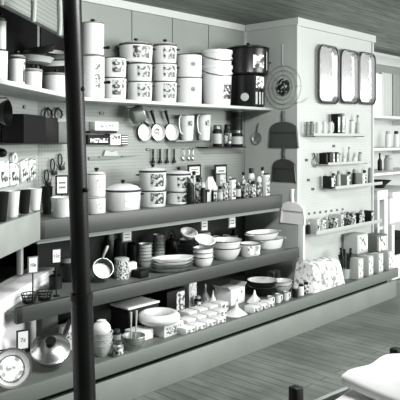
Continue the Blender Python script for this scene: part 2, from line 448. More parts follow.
def pot(label, x, y, z, r, h, lid=False, group=None, print_=FLOWER, cat='pot', handles=True, rim=RIM, body=WHITE, rb=None, hm=DARK, span=1.1, name='enamel_pot', ha=R(-42), dome=.02, face=FACE):
    t = thing(name, label, cat, (x, y, z), 0, group)
    mb = vessel(MB(), r, h, body, rb if rb else r*.93, rim)
    if print_:
        tz0, tz1 = h*.22, h*.88
        e0 = (rb if rb else r*.93); rr = lambda zz: e0+(r-e0)*zz/h
        mb.lathe([(rr(tz0)+.0015, tz0), (rr(tz1)+.0015, tz1)], print_, 10, face-span/2, face+span/2)
    mb.build('body', t)
    if handles:
        for a in (ha, ha+PI): loop_handle(MB(), r, h*.8, a, .022, .03, hm).build('handle', t)
    if lid: lid_part(t, r, h, body, dome=dome, rim=rim)
    return t
def place(u0, u1, w):
    u = (u0+u1)/2; t = dep(u, w)
    return X(u, w), -w, (u1-u0)/2*t/F_PX, t
def up(v, t, z): return Zv(v, t)-z
def carton(name, label, cat, x, y, z, dims, m, rz=0., group=None, panel=None, pm=None, rot=None, lidm=None):
    """printed box: body, and the printed front in the same mesh"""
    mb = MB().box((0, 0, dims[2]/2), dims, m, min(.003, min(dims)*.1))
    if panel:
        px, pz, pw, ph = panel
        mb.box((px*dims[0], -dims[1]/2-.0006, pz*dims[2]), (pw*dims[0], .0015, ph*dims[2]), pm)
    o = mb.build(name, None, (x, y, z), rz, rot)
    return tag(o, label, cat, group)
def price_card(label, p, wdt, hgt, rz, body=None, stem=0., frame=INK, group=None, name='price_card', bars=2, tilt=0.):
    """framed card; p is the centre of the card"""
    t = thing(name, label, 'price card', (p[0], p[1], p[2]-hgt/2-stem), rz, group)
    f = MB(); b = .12*wdt
    f.box((0, .004, stem+hgt/2), (wdt, .006, hgt), frame, .001).build('frame', t)
    c = MB().box((0, 0, stem+hgt/2), (wdt-2*b, .004, hgt-2*b), CARD)
    if body: c.text(body, wdt*.42, INK, T((0, -.0026, stem+hgt/2)) @ Rx(PI/2))
    else:
        for i in range(bars): c.box((0, -.0026, stem+hgt*(.62-.24*i)), (wdt*.5, .001, hgt*.09), MID)
    c.build('card', t)
    if stem: MB().tube([(0, .004, 0), (0, .004, stem+.005)], .004, IRON, 8).build('stem', t); MB().box((0, .002, .004), (.03, .03, .008), IRON, .001).build('foot', t)
    return t

# ------------------------------------------------------------------ goods on the top shelf
def leftpot(u0, u1, vt, off=.17):
    u = (u0+u1)/2; p, t = Lw(u, 100, off)
    return p.x, p.y, (u1-u0)/2*t/F_PX, t
FL = TL-PI/2
x, y, r, t = leftpot(-9, 7.5, 50); h = up(50, t, zU)
pot('plain white enamel pot at the left edge with a tall canister on top', x, y, zU, r, h, print_=None, face=FL, handles=False)
x2, y2, r2, t2 = leftpot(-8, 5.5, 20)
c = thing('canister', 'tall pale lidded canister standing on the white pot at the left edge', 'canister', (x, y, zU+h)); hh = up(22, t, zU+h)
vessel(MB(), r*.8, hh, PALE, r*.8).build('body', c); lid_part(c, r*.8, hh, PALE, dome=.015)
x, y, r, t = leftpot(9, 25, 55); h = up(58, t, zU)
pot('white enamel pot with round emblem on top shelf beside the left edge', x, y, zU, r, h, lid=True, print_=FLOWER, face=FL, span=.8, dome=.008, handles=False)
x, y, r, t = leftpot(22.5, 42, 66, .12); h4 = up(71, t, zU)
P4 = (x, y, r)
pot('plain white lidded enamel pot under the heaped pans, nearer the left', x, y, zU, r, h4, lid=True, print_=None, face=FL, dome=.006, rim=MID, handles=False)
x, y, r, t = leftpot(43, 69, 70, .12); h5 = up(75, t, zU); P5 = (x, y, r)
pot('plain white enamel pot under the heaped pans, against the iron pole', x, y, zU, r, h5, lid=True, print_=None, face=FL, dome=.004, rim=MID, handles=False)
# heaped shallow pans lying on the two pots
hb = zU+max(h4, h5)+.026
for i, (f, dz, tilt, rr, yw, lb) in enumerate(((.12, .012, 3, .115, 0, 'shallow pale pan with dark rim lying lowest in the heap on two white pots'),
        (.30, .078, -12, .105, 20, 'shallow dark pan tilted near the middle of the heap on two white pots'),
        (.86, .030, -7, .10, 60, 'shallow pale pan with dark rim lying lower at the pole end of the heap'),
        (.92, .090, -14, .10, 100, 'shallow tin pan with dark rim lying topmost at the pole end of the heap'))):
    px = P4[0]*(1-f)+P5[0]*f; py = P4[1]*(1-f)+P5[1]*f
    mb = MB().lathe([(0, 0), (rr*.8, 0), (rr, .035, IRON), (rr+.008, .038, IRON), (rr+.006, .043, IRON), (rr-.004, .041, PALE), (rr*.78, .006, PALE), (0, .006)], [PALE, IRON, PALE, TIN][i], 28)
    tag(mb.build('cake_pan', None, (px, py, hb+dz), rot=(R(tilt*.5), R(tilt), R(yw))), lb, 'pan', 'heaped shallow pans on the top shelf')
# canisters beside the pole
x, y, r, t = place(81, 104.5, .19); h = up(56, t, zU)
def can(label, x, y, z, r, h, hz, print_=FLOWER):
    c = thing('canister', label, 'canister', (x, y, z), 0, 'tall white canisters on the top shelf')
    m = vessel(MB(), r, h-.012, WHITE, r); 
    if print_: m.lathe([(r+.0015, h*.22), (r+.0015, h*.8)], print_, 8, R(-118), R(-86))
    m.build('body', c); lid_part(c, r, h-.012, dome=.002 if print_ else .006, kn=not print_)
    a = R(-55); mb = MB(); mb.tube([((r+q)*math.cos(a), (r+q)*math.sin(a), zz) for q, zz in ((-.004, hz), (.012, hz), (.03, hz+.002), (.045, hz+.002))], [.009, .009, .012, .010], DARK, 8); mb.build('handle', c)
can('tall white canister with printed panel, lower of the two beside the pole', x, y, zU, r, h, h*.38, FINE)
z1 = zU+h+.006; can('tall plain white canister stacked on another beside the iron pole', x, y, z1, r*.96, up(23, t, z1), .05, None)
# pots in pairs and threes
def stack(u0, u1, w, tops, labels, z, group, lid_top=True, top_w=None, print_=FLOWER, **k):
    x, y, r, t = place(u0, u1, w); zz = z
    for i, (v, lb) in enumerate(zip(tops, labels)):
        last = i == len(tops)-1; h = up(v, t, zz)
        rr = r; xx = x; yy = y
        if last and top_w: xx, yy, rr, tq = place(top_w[0], top_w[1], w)
        pot(lb, xx, yy, zz, rr, h, lid=last and lid_top, group=group, print_=print_, **k); zz += h+.001
stack(103, 126.5, .17, (78, 58), ('shorter floral pot, lower of the pair right of the tall canisters', 'shorter floral pot, upper of the pair right of the tall canisters'), zU, 'floral enamel pots on the top shelf', lid_top=False)
stack(127, 152.5, .15, (82, 64, 46), ('floral white pot at the bottom of the left-hand stack of three', 'floral white pot in the middle of the left-hand stack of three', 'wide lidded floral pot topping the left-hand stack of three'), zU, 'floral enamel pots on the top shelf', top_w=(119, 153))
stack(153, 177, .15, (82, 64, 46), ('floral white pot at the bottom of the right-hand stack of three', 'floral white pot in the middle of the right-hand stack of three', 'lidded floral pot topping the right-hand stack of three'), zU, 'floral enamel pots on the top shelf')
# plain pair with a round badge
x, y, r, t = place(176.5, 202, .16); zz = zU
for v, lb in ((78, 'white steamer pot with round badge, lower of the pair beside the bucket'), (55, 'white steamer pot with round badge, upper of the pair beside the bucket')):
    h = up(v, t, zz); p = thing('enamel_pot', lb, 'pot', (x, y, zz), 0, 'badged white pots on the top shelf')
    mb = vessel(MB(), r, h, WHITE, r*.97, RIM)
    # round badge on the skin of the pot
    for (ra, rb_, m) in ((.0, .010, MID), (.014, .020, MID), (.0115, .0125, MID)):
        for k in range(20):
            a0, a1 = 2*PI*k/20, 2*PI*(k+1)/20; vs = []
            for rad, aa in ((ra, a0), (rb_, a0), (rb_, a1), (ra, a1)):
                th = R(-118)+rad*math.cos(aa)/r; vs.append(((r+.0015)*math.cos(th), (r+.0015)*math.sin(th), h*.55+rad*math.sin(aa)))
            mb.add(vs, [(0, 1, 2, 3)], m)
    mb.build('body', p); zz += h+.001
# white pails, one nested in the other
x, y, r, t = place(201.5, 232.5, .17); z2 = Zv(62, t); 
def pail(label, z, r0, r1, h, lab):
    p = thing('pail', label, 'pail', (x, y, z), 0, 'nested white pails on the top shelf')
    mb = MB().lathe([(0, 0), (r0, 0), (r1*.985, h-.075), (r1+.006, h-.073), (r1+.006, h-.060), (r1*.985, h-.058), (r1*.99, h-.03), (r1+.007, h-.028), (r1+.007, h), (r1-.004, h), (r0-.004, .01), (0, .01)], WHITE, 36)
    if lab:
        rr = lambda q: r0+(r1*.985-r0)*q/(h-.075)+.0015
        mb.lathe([(rr(h*.16), h*.16), (rr(h*.52), h*.52)], blotch('pail_print', .08, .86, 34, .56), 10, R(-112), R(-62)); 
    mb.build('body', p)
    pts = [((r1+.012)*math.cos(a), (r1+.012)*math.sin(a), h-.045-.05*math.sin((a-R(-200))/PI*PI)) for a in [R(-200+i*7.5) for i in range(25)]]
    MB().tube(pts, .003, IRON, 6).build('bail_handle', p)
    return p
h = up(66, t, zU); pail('large white pail with printed label, outer one of the nested pair', zU, r*.86, r*.97, h, True)
zq = zU+.09; pail('white pail nested inside another, only its upper rim and bail showing', zq, r*.84, r*.96, up(51, t, zq), False)
# black speckled canners
x, y, r, t = place(229, 266, .2); h = up(76, t, zU)
r = .155
x = min(x, XS-.19-r*.0)
p = thing('stock_pot', 'black speckled stock pot with small labels and round white sticker, lower of the two', 'pot', (x, y, zU))
mb = vessel(MB(), r, h, SPECK, r, DARK)
mb.lathe([(r+.0015, h*.58), (r+.0015, h*.94)], blotch('canner_label', .15, .95, 35, .47), 8, R(-112), R(-72))
for a in (-114, -100, -86): mb.lathe([(r+.0015, h*.08), (r+.0015, h*.46)], PALE, 4, R(a), R(a+7))
aa = R(-150)
mb.at(T(((r+.001)*math.cos(aa), (r+.001)*math.sin(aa), h*.30)) @ Rz(aa) @ Ry(PI/2)).lathe([(0, .003), (.020, .003), (.036, .002, WHITE), (.036, -.004), (0, -.01)], PALE, 20)
mb.build('body', p)
z2 = zU+h+.002; r2 = .19; y2 = -.215; x2 = X(248, .215); x2 = min(x2, XS-.03-r2)
p = thing('stock_pot', 'wide black speckled canner with lid and white picture label, upper of the two', 'pot', (x2, y2, z2)); h2 = up(50, t, z2)
mb = vessel(MB(), r2, h2, SPECK, r2*.97, DARK); mb.lathe([(r2+.0015, h2*.22), (r2+.0015, h2*.72)], blotch('picture_label', .12, .85, 22, .5), 10, R(-128), R(-95)); mb.lathe([(r2+.0015, h2*.15), (r2+.0015, h2*.85)], PALE, 3, R(-84), R(-80)); mb.build('body', p)
lid_part(p, r2, h2, SPECK, dome=.028, rim=DARK)
for a in (R(-42), R(138)): loop_handle(MB(), r2, h2*.5, a, .02, .025, DARK).build('handle', p)
# ------------------------------------------------------------------ hung on the back wall between top shelf and third shelf
def wallbox(name, label, cat, u0, u1, v0, v1, w0, w1, m, pm=None, panel=None, group=None):
    """a packet standing out of the back wall from w0 to w1"""
    a = B(u0, v1, w1); b = B(u1, v0, w1); d = w1-w0
    return carton(name, label, cat, (a.x+b.x)/2, -(w0+w1)/2, a.z, (b.x-a.x, d, b.z-a.z), m, 0, group, panel, pm)
def hook(mb, x, z, out=.04, m=WIRE, r=.003): return mb.tube([(x, 0, z), (x, -out, z), (x, -out-.006, z+.01)], r, m, 6)
a = B(90, 132, .06)
wallbox('gadget_box', 'white gadget box hung high on the pegboard just right of the iron pole', 'box', 95, 118.5, 122, 130.5, .004, .07, CARD, FINE, (.0, .5, .5, .35))
wallbox('bracket_tray', 'dark small wire tray under the white gadget box on the pegboard', 'tray', 90, 117, 131, 133, .004, .08, IRON)
wallbox('label_box', 'long dark box with white lettering strip on the pegboard by the pole', 'box', 88, 110, 135, 144.5, .004, .05, INK, blotch('strip_print', .06, .95, 40, .5), (0, .42, .8, .45))
wallbox('label_box', 'short white box with dark printed marks right of the lettered box', 'box', 110.5, 121, 134, 145, .004, .045, CARD, PACK, (0, .7, .8, .35))
wallbox('label_box', 'narrow dark striped box at the right end of the lettered boxes', 'box', 122, 128, 134.5, 145.5, .004, .045, banded('box_stripes', .12, .85, 'Z', 55, .55))
# price tags on the board
for u, v, lb in ((101.5, 113, 'small dark price tag on the pegboard under the shelf near the pole'), (148, 149.5, 'small dark price tag beside the row of hanging brushes'), (191, 149, 'small dark price tag above the hanging spoons')):
    p = B(u, v, .002); mb = MB().box((0, 0, 0), (.045, .006, .018), INK, .001).box((0, -.0035, 0), (.03, .001, .007), PALE)
    tag(mb.build('price_tag', None, p), lb, 'price tag', 'small dark price tags')
p = B(251.2-8, 117.5, .01)
# saw with a long tapering blade
t = thing('carving_saw', 'long tapering saw lying flat against the pegboard above the canisters', 'saw', B(90, 159, .012))
a = B(90, 159, .012); pts = [(B(u, v, .012).x-a.x, B(u, v, .012).z-a.z) for u, v in ((89, 160), (89, 157), (105, 156.5), (138, 155.5), (110, 159.5))]
MB().prism(pts, -.002, .002, SAWM).build('blade', t)
pts = [(B(u, v, .012).x-a.x, B(u, v, .012).z-a.z) for u, v in ((103, 156), (105, 150), (110, 152), (116, 150.5), (118, 155.8))]
MB().prism(pts, -.009, .009, PALE).build('handle', t)
for q in (.08, .3): MB().tube([(q, .018, .012), (q, -.012, .012), (q, -.014, .02)], .003, WIRE, 6).build('hook', t)
# black sauce pan hung with its mouth sideways
p = B(127.5, 115, .0); s = dep(131, .08)/F_PX
t = thing('sauce_pan', 'dark sauce pan hanging on the pegboard left of the three frying pans', 'pan', (p.x, -.12, p.z))
M0 = Ry(R(70)) @ Rx(R(20))
mb = MB().at(M0 @ T((0, 0, -.05))); r = 8.6*s
mb.lathe([(0, 0), (r*.86, 0), (r, .012), (r*1.02, .08, TIN), (r*1.02, .084, TIN), (r*.97, .082), (r*.9, .01), (0, .008)], MID, 28); mb.build('body', t)
MB().tube([(.03, -.02, -.05), (.065, -.02, -.068), (.10, -.01, -.082)], [.008, .009, .011], IRON, 8).build('handle', t)
MB().tube([(-.02, .125, .05), (-.02, .05, .05), (-.02, .0, .045)], .004, WIRE, 6).build('hook', t)
# three frying pans
for i, (u, uh, lb) in enumerate(((146.5, 139, 'left one of the three frying pans hanging under the top shelf'), (160, 152.5, 'middle one of the three frying pans hanging under the top shelf'), (173.5, 166.5, 'right one of the three frying pans hanging under the top shelf'))):
    p = B(u, 132, .05); s = dep(u, .05)/F_PX
    t = thing('frying_pan', lb, 'frying pan', (p.x-.012, -.034, p.z), 0, 'frying pans hanging in a row')
    tilt = Ry(R(-24)) @ Rz(R(-14))
    mb = MB().at(tilt @ Rx(PI/2)); rx, rz = 8.0*s, 9.2*s
    mb.lathe([(0, -.022), (.88, -.022), (.97, .015, IRON), (1.0, .018), (.98, .018), (.88, -.014), (.55, -.0135), (0, -.0135)], IRON, 32, sx=rx, sy=rz)
    mb.v = mb.v; mb.at(tilt @ Rx(PI/2)).lathe([(0, -.0125), (.86, -.0125), (.965, .0178)], WHITE, 32, sx=rx, sy=rz)
    if i == 1: mb.lathe([(0, -.0122), (.45, -.0122)], blotch('pan_sticker', .3, .9, 70, .5), 24, sx=rx, sy=rz)
    mb.build('pan_body', t)
    q = B(uh, 110.5, .045); d = Vector((q.x-p.x, -.01, q.z-p.z))
    st = d.normalized()*rz*.95
    mb = MB().tube([st, st.lerp(d, .3), st.lerp(d, .75), d], [.006, .010, .013, .010], DARK, 10); mb.ring(.010, .003, WIRE, 0) if False else None
    mb.build('handle', t)
    MB().tube([(d.x, .040, d.z-.012), (d.x, -.03, d.z-.012), (d.x, -.035, d.z-.0)], .003, WIRE, 6).build('hook', t)
# white pitchers on a narrow peg shelf
a, b = B(176, 141, .14), B(211, 141, .14)
t = tag(MB().box(((a.x+b.x)/2, -.072, Zv(140.2, dep(193, .1))-.006), (b.x-a.x, .14, .010), WIRE, .002).build('peg_shelf'), 'narrow wire shelf on the pegboard holding two white pitchers', 'shelf')
zp = Zv(140.2, dep(193, .1))-.001
for u0, u1, v, lb in ((179, 194, 115, 'white enamel pitcher with small emblem, left of the pair on the pegboard'), (197, 210.5, 114, 'white enamel pitcher with small emblem, right of the pair on the pegboard')):
    x, y, r, tt = place(u0, u1, .07); h = up(v, tt, zp)
    p = thing('pitcher', lb, 'pitcher', (x, -.075, zp), 0, 'white pitchers on the pegboard')
    mb = vessel(MB(), r, h, WHITE, r*.82, MID)
    mb.lathe([(r*.94, h*.55), (r*.98, h*.78)], FLOWER, 8, R(-125), R(-95)); mb.lathe([(r*.975, h*.55), (r*1.0, h*.78)], FLOWER, 8, R(-125), R(-88)); mb.build('body', p)
    aa = R(182); MB().tube([((r*k)*math.cos(aa), (r*k)*math.sin(aa), h*zz) for k, zz in ((.95, .92), (1.25, .97), (1.5, .85), (1.5, .55), (1.25, .3), (.86, .24))], .006, WHITE, 8).build('handle', p)
# dark lidded jars, with the tall one behind
a, b = B(208, 147, .14), B(246, 147, .14)
zj = Zv(146.5, dep(226, .08))
tag(MB().box(((a.x+b.x)/2, -.072, zj-.006), (b.x-a.x, .14, .010), IRON, .002).build('peg_shelf'), 'narrow dark shelf on the pegboard holding four dark lidded jars', 'shelf')
for u0, u1, v, kind, lb in ((212.5, 222, 125, 0, 'dark jar with pale label, first from the left on the narrow dark shelf'), (223.5, 231.5, 124.5, 1, 'dark jar with speckled label in the middle of the narrow dark shelf'), (231, 243, 130, 0, 'squat jar with pale label at the right end of the narrow dark shelf')):
    x, y, r, tt = place(u0, u1, .08); h = up(v, tt, zj)
    p = thing('jar', lb, 'jar', (x, -.08, zj), 0, 'jars on the narrow dark shelf')
    mb = MB().lathe([(0, 0), (r*.95, 0), (r, .004), (r, h*.14, [PALE, PACK][kind]), (r, h*.6), (r, h*.72), (r*.75, h*.82), (0, h*.82)], IRON, 24); mb.build('body', p)
    MB().lathe([(0, 0), (r*.82, 0), (r*.82, h*.17), (r*.75, h*.19), (0, h*.19)], [WIRE, DARK][kind], 20).build('lid', p, (0, 0, h*.81))
    if u0 > 230:
        zz = zj+h; hh = up(112, tt, zz); p = thing('canister', 'dark ribbed canister standing on the squat pale labelled jar', 'canister', (x, -.08, zz))
        MB().lathe([(0, 0), (r*.93, 0), (r*.93, hh*.6), (r*.97, hh*.62), (r*.97, hh*.68), (r*.93, hh*.70), (r*.93, hh-.006), (r*.9, hh), (0, hh)], IRON, 24).build('body', p)
        MB().lathe([(0, 0), (r*.97, 0), (r*.97, .012), (r*.6, .018), (0, .018)], MID, 24).build('lid', p, (0, 0, hh))
# brushes and spoons
for i, u in enumerate((153, 160, 167, 174)):
    p = B(u, 149, .02); s = dep(u, 0)/F_PX
    t = thing('bottle_brush', f'dark hanging brush with flared end, {ORD[i]} from the left in the row of four', 'brush', (p.x, -.022, p.z), 0, 'dark brushes hanging in a row')
    MB().tube([(0, 0, 0), (0, 0, -.03), (0, 0, -.06)], [.006, .008, .006], DARK, 10).build('handle', t)
    MB().lathe([(0, -.118), (.018, -.116), (.017, -.105), (.009, -.085), (.008, -.062), (0, -.06)], IRON, 14).build('bristles', t)
    MB().tube([(0, .028, -.006), (0, -.012, -.006), (0, -.014, .002)], .0025, WIRE, 6).build('hook', t)
for i, u in enumerate((183.5, 189, 193)):
    p = B(u, 149, .02)
    t = thing('serving_spoon', f'short shiny spoon, {ORD[i]} from the left among three hanging right of the brushes', 'spoon', (p.x, -.02, p.z), 0, 'hanging spoons')
    MB().tube([(0, 0, 0), (0, -.004, -.035), (0, 0, -.065)], [.004, .0035, .004], STEEL, 8).build('handle', t)
    MB().at(T((0, -.002, -.082)) @ Rx(PI/2)).lathe([(0, .006), (.6, .004), (1, -.002), (.96, -.003), (.6, .002), (0, .004)], STEEL, 18, sx=.013, sy=.02).build('bowl', t)
    MB().tube([(0, .026, -.004), (0, -.008, -.004), (0, -.01, .004)], .0025, WIRE, 6).build('hook', t)
# small pan on the pier side
q, tt = Sd(256.5, 138, .03)
t = thing('small_skillet', 'small pale skillet hanging on the pier side under the top shelf', 'skillet', (XS-.022, q.y, q.z))
s = tt/F_PX; r = 5.6*s*1.1
MB().at(Ry(-PI/2)).lathe([(0, -.010), (r*.8, -.010), (r, .012), (r*.96, .012), (r*.77, -.004), (0, -.004)], TIN, 26).build('pan_body', t)
MB().tube([(-.008, 0, r*.9), (-.012, -.01, r*1.5), (-.006, -.018, r*2.4)], [.006, .007, .005], WIRE, 8).build('handle', t)
# dustpans down the pier side
def dustpan(label, u, vtop, vbot, hw, hv, m, group='dustpans hanging in a column'):
    q, tt = Sd(u, vbot, .03); s = tt/F_PX; qt, _ = Sd(u, vtop, .03)
    H = qt.z-q.z; wpx = hw; a, _ = Sd(u-wpx/2, vbot, .03); b, _ = Sd(u+wpx/2, vbot, .03); Wd = abs(a.y-b.y)
    t = thing('dustpan', label, 'dustpan', (XS-.016, q.y, q.z), -PI/2, group)
    n = 12; top = [(Wd*.44*math.cos(PI*i/n), H*.72+H*.28*math.sin(PI*i/n)) for i in range(n+1)]
    poly = [(-Wd/2, 0), (Wd/2, 0)]+top
    mb = MB().prism(poly, -.006, .0, m)
    mb.build('pan', t)
    # raised sides and hood
    rim = [(-Wd/2+.004, -.018, .0)]+[(-x*.98, -.020, z*.985) for x, z in top][:]+[(Wd/2-.004, -.018, .0)]
    rim = [(Wd/2-.006, -.012, .004)]+[(x*.97, -.014, z*.985) for x, z in top]+[(-Wd/2+.006, -.012, .004)]
    MB().tube(rim, .008, m, 8).build('raised_edge', t)
    hd = [(Wd*.43*math.cos(PI*i/n)*.97, H*.72+H*.27*math.sin(PI*i/n)) for i in range(n+1)]
    MB().prism(hd+[(-Wd*.385, H*.60), (Wd*.385, H*.60)], -.026, -.020, m).build('hood', t)
    qh, _ = Sd(u, hv, .03)
    L = qh.z-q.z
    MB().tube([(0, -.012, H*.95), (0, -.02, H+(L-H)*.5), (0, -.014, L)], [.016, .014, .017], m if group is None else m, 10).build('handle', t)
    return t
GR2 = mat('dark_dustpan', .20, .35); GR3 = mat('pale_dustpan', .93, .4)
dustpan('large dark green dustpan hanging topmost in the column of dustpans on the pier side', 283, 122, 148, 30, 111, GREEN)
dustpan('smaller black dustpan hanging below the large green one', 283.5, 159.5, 182, 24.5, 148, GR2)
dustpan('pale dustpan hanging lowest of the three at the shelf end', 292.5, 202, 224, 25, 189, GR3)
q, tt = Sd(293, 115, .01)
tag(MB().box((0, 0, 0), (.004, .07, .02), INK, .001).build('price_tag', None, (XS-.001, q.y, q.z)), 'small dark price tag beside the handle of the large green dustpan', 'price tag')
# concentric wire skimmer with long handle
q, tt = Sd(283, 87, .03); s = tt/F_PX
t = thing('wire_rack', 'concentric wire skimmer with dark centre and long handle hung high on the pier side', 'skimmer', (XS-.03, q.y, q.z), -PI/2)
mb = MB().at(Rx(PI/2))
k = 1.35*s
for rr in (9, 12.5, 16): mb.ring(rr*k, .003, WIREL, seg=36)
for i in range(8): a = 2*PI*i/8; mb.tube([(6*k*math.cos(a), 6*k*math.sin(a), -.004), (16*k*math.cos(a), 16*k*math.sin(a), -.004)], .0018, WIREL, 6)
mb.build('wire_disc', t)
MB().at(Rx(PI/2)).lathe([(0, .006), (5.5*k, .006), (6.3*k, 0), (5.5*k, -.006), (0, -.006)], blotch('hub_print', .08, .75, 40, .58), 28).build('hub', t)
qh, _ = Sd(279, 44, .03); L = qh.z-q.z
MB().tube([(.0, .0, 16*k), (-.01, .005, L*.6), (-.01, .01, L)], [.005, .006, .008], PALE, 8).build('handle', t)
t2 = tag(MB().tube([Sd(272, 103.5, .012)[0], Sd(290, 104, .012)[0], (XS+.0-.02, -WP-.02, Zv(102, 5.6)), (XS+.08, -WP-.02, Zv(101, 5.65)), (XS+.14, -WP-.015, Zv(97, 5.7))], .004, PALE, 6).build('bent_wire'), 'pale loop of wire running under the skimmer round the pier corner', 'wire')

# ------------------------------------------------------------------ on the third shelf
zS = zT-LIP+.001
def std(name, label, cat, u0, u1, v, w, zb, m, group=None, rim=RIM, **k):
    x, y, r, t = place(u0, u1, w); return pot(label, x, y, zb, r, up(v, t, zb), group=group, cat=cat, name=name, body=m, rim=rim, **k)
x, y, r, t = place(87.5, 105.5, .36); h = up(196, t, zS)
for i, (zz, hh, lb) in enumerate(((zS, h, 'white canister with grey emblem, lower of the pair on the third shelf by the pole'), (zS+h+.002, up(173, t, zS+h), 'white canister with grey emblem, upper of the pair on the third shelf by the pole'))):
    c = thing('canister', lb, 'canister', (x, y, zz), 0, 'white canisters on the third shelf')
    m = vessel(MB(), r, hh-.012, WHITE, r); m.lathe([(r+.0015, hh*.3), (r+.0015, hh*.72)], blotch('soft_emblem', .62, .93, 60, .5), 8, R(-125), R(-88)); m.build('body', c); lid_part(c, r, hh-.012, dome=.002 if i == 0 else .012, kn=i > 0)
x, y, r, t = place(105, 141, .34)
pot('wide white stew pot with sloping lid and black knob on the third shelf', x, y, zS, r, up(190, t, zS), lid=True, print_=blotch('faint_emblem', .78, .93, 50, .5), span=.5, dome=.038)
stack(139, 166.5, .30, (190, 171), ('lower floral casserole of the left-hand pair on the third shelf', 'upper lidded floral casserole of the left-hand pair on the third shelf'), zS, 'floral casseroles on the third shelf', rb=None)
stack(166.5, 191, .30, (191, 174), ('lower floral casserole of the right-hand pair on the third shelf', 'upper lidded floral casserole of the right-hand pair on the third shelf'), zS, 'floral casseroles on the third shelf')
x, y, r, t = place(51, 74, .36)
pot('white flared pail left of the pole under the two-line price card', x, y, zS, r, up(197, t, zS), print_=None, rb=r*.75, handles=False, rim=PALE, name='flared_pail', cat='pail')
price_card('framed price card with two dark lines standing above the flared pail', (X(62.5, .23), -.225, Zv(186, dep(62.5, .3))), 13.5*dep(62, .3)/F_PX, 20*dep(62, .3)/F_PX, -R(20), stem=.05)
# row of small kitchenware
def jarlike(name, label, cat, u0, u1, v, w, zb, m, lm, band=None, group=None, shape='jar'):
    x, y, r, t = place(u0, u1, w); h = up(v, t, zb)
    p = thing(name, label, cat, (x, y, zb), 0, group)
    mb = MB()
    if shape == 'jar': mb.lathe([(0, 0), (r*.94, 0), (r, .004), (r, h*.2, band or m), (r, h*.62), (r, h*.72), (r*.7, h*.82), (0, h*.82)], m, 20); mb.build('body', p); MB().lathe([(0, 0), (r*.76, 0), (r*.76, h*.16), (r*.66, h*.18), (0, h*.18)], lm, 16).build('lid', p, (0, 0, h*.815))
    elif shape == 'bottle': mb.lathe([(0, 0), (r*.94, 0), (r, .004), (r, h*.15, band or m), (r, h*.45), (r, h*.55), (r*.4, h*.7), (r*.36, h*.88), (0, h*.88)], m, 20); mb.build('body', p); MB().lathe([(0, 0), (r*.45, 0), (r*.45, h*.12), (0, h*.13)], lm, 14).build('cap', p, (0, 0, h*.875))
    elif shape == 'shaker': mb.lathe([(0, 0), (r, 0), (r*.85, h*.5, band or m), (r*.8, h*.74), (r*.8, h*.76), (0, h*.76)], m, 18); mb.build('body', p); MB().lathe([(0, 0), (r*.84, 0), (r*.8, h*.12), (r*.4, h*.22), (0, h*.24)], lm, 16).build('cap', p, (0, 0, h*.755))
    elif shape == 'mug':
        vessel(mb, r*.85, h, m, r*.8, lm); mb.build('body', p); aa = R(-50)
        MB().tube([((r*k)*math.cos(aa), (r*k)*math.sin(aa), h*zz) for k, zz in ((.82, .82), (1.15, .85), (1.25, .55), (1.1, .25), (.8, .22))], .005, m, 8).build('handle', p)
    elif shape == 'packet':
        mb.box((0, 0, h*.5), (r*1.7, r*1.1, h), m, .002); 
        if band: mb.box((0, -r*.55-.0006, h*.5), (r*1.4, .0012, h*.7), band)
        mb.build('carton', p); MB().box((0, 0, 0), (r*1.72, r*1.12, h*.06), lm).build('flap', p, (0, 0, h*1.0))
    elif shape == 'bag':
        mb.add([(-r, -r*.6, 0), (r, -r*.6, 0), (r, r*.6, 0), (-r, r*.6, 0), (-r*.95, -r*.5, h*.5), (r*.95, -r*.5, h*.5), (r*.95, r*.5, h*.5), (-r*.95, r*.5, h*.5), (-r*.5, 0, h*.95), (r*.4, 0, h*.95)], [(0, 1, 2, 3), (0, 1, 5, 4), (1, 2, 6, 5), (2, 3, 7, 6), (3, 0, 4, 7), (4, 5, 9, 8), (6, 7, 8, 9), (5, 6, 9), (7, 4, 8)], m); mb.build('bag', p)
        MB().box((-r*.05, 0, h*.95), (r, .006, h*.05), lm).build('tie', p)
    return p
row = [(187, 194, 178, .42, IRON, WIRE, None, 'jar', 'dark jar'), (190, 198, 171, .28, PALE, DARK, None, 'bottle', 'pale bottle with dark cap'), (195, 203, 177, .42, PACK, DARK, None, 'jar', 'mottled jar with dark lid'),
       (200, 206, 182, .485, IRON, PALE, None, 'shaker', 'dark shaker with pale cap'), (203, 218, 176, .36, CARD, PALE, None, 'bag', 'bright white paper bag'), (204.5, 210, 190, .47, IRON, IRON, PALE, 'packet', 'low black packet'),
       (211, 217, 190, .47, IRON, PALE, PACK, 'packet', 'low black printed packet'), (217, 223, 186, .45, MID, DARK, PALE, 'jar', 'grey banded jar'), (216, 226, 174, .28, PALE, MID, FINE, 'packet', 'pale printed packet'), (222, 229, 183, .44, PACK, PALE, None, 'mug', 'patterned mug'),
       (226, 233, 176, .30, IRON, PALE, None, 'shaker', 'dark shaker'), (229, 236, 179, .44, CARD, DARK, PACK, 'packet', 'white printed packet'), (235, 241, 182, .44, IRON, WIRE, PALE, 'jar', 'dark jar with white band'), (240, 247, 172, .34, PACK, DARK, None, 'bottle', 'mottled bottle'),
       (242, 249, 183, .45, FLOWER, PALE, None, 'mug', 'flowered mug'), (248, 254.5, 168, .34, CARD, IRON, PACK, 'jar', 'white jar with black lid'), (250, 256, 181, .44, PACK, IRON, None, 'jar', 'spotted jar with black lid'), (256, 262, 176, .42, PACK2, CARD, None, 'shaker', 'mottled shaker'),
       (259, 266, 167, .36, CARD, DARK, PACK2, 'bottle', 'white bottle with dark cap'), (262.5, 270, 174, .43, CARD, IRON, PACK, 'packet', 'white box with black print')]
zR = zS
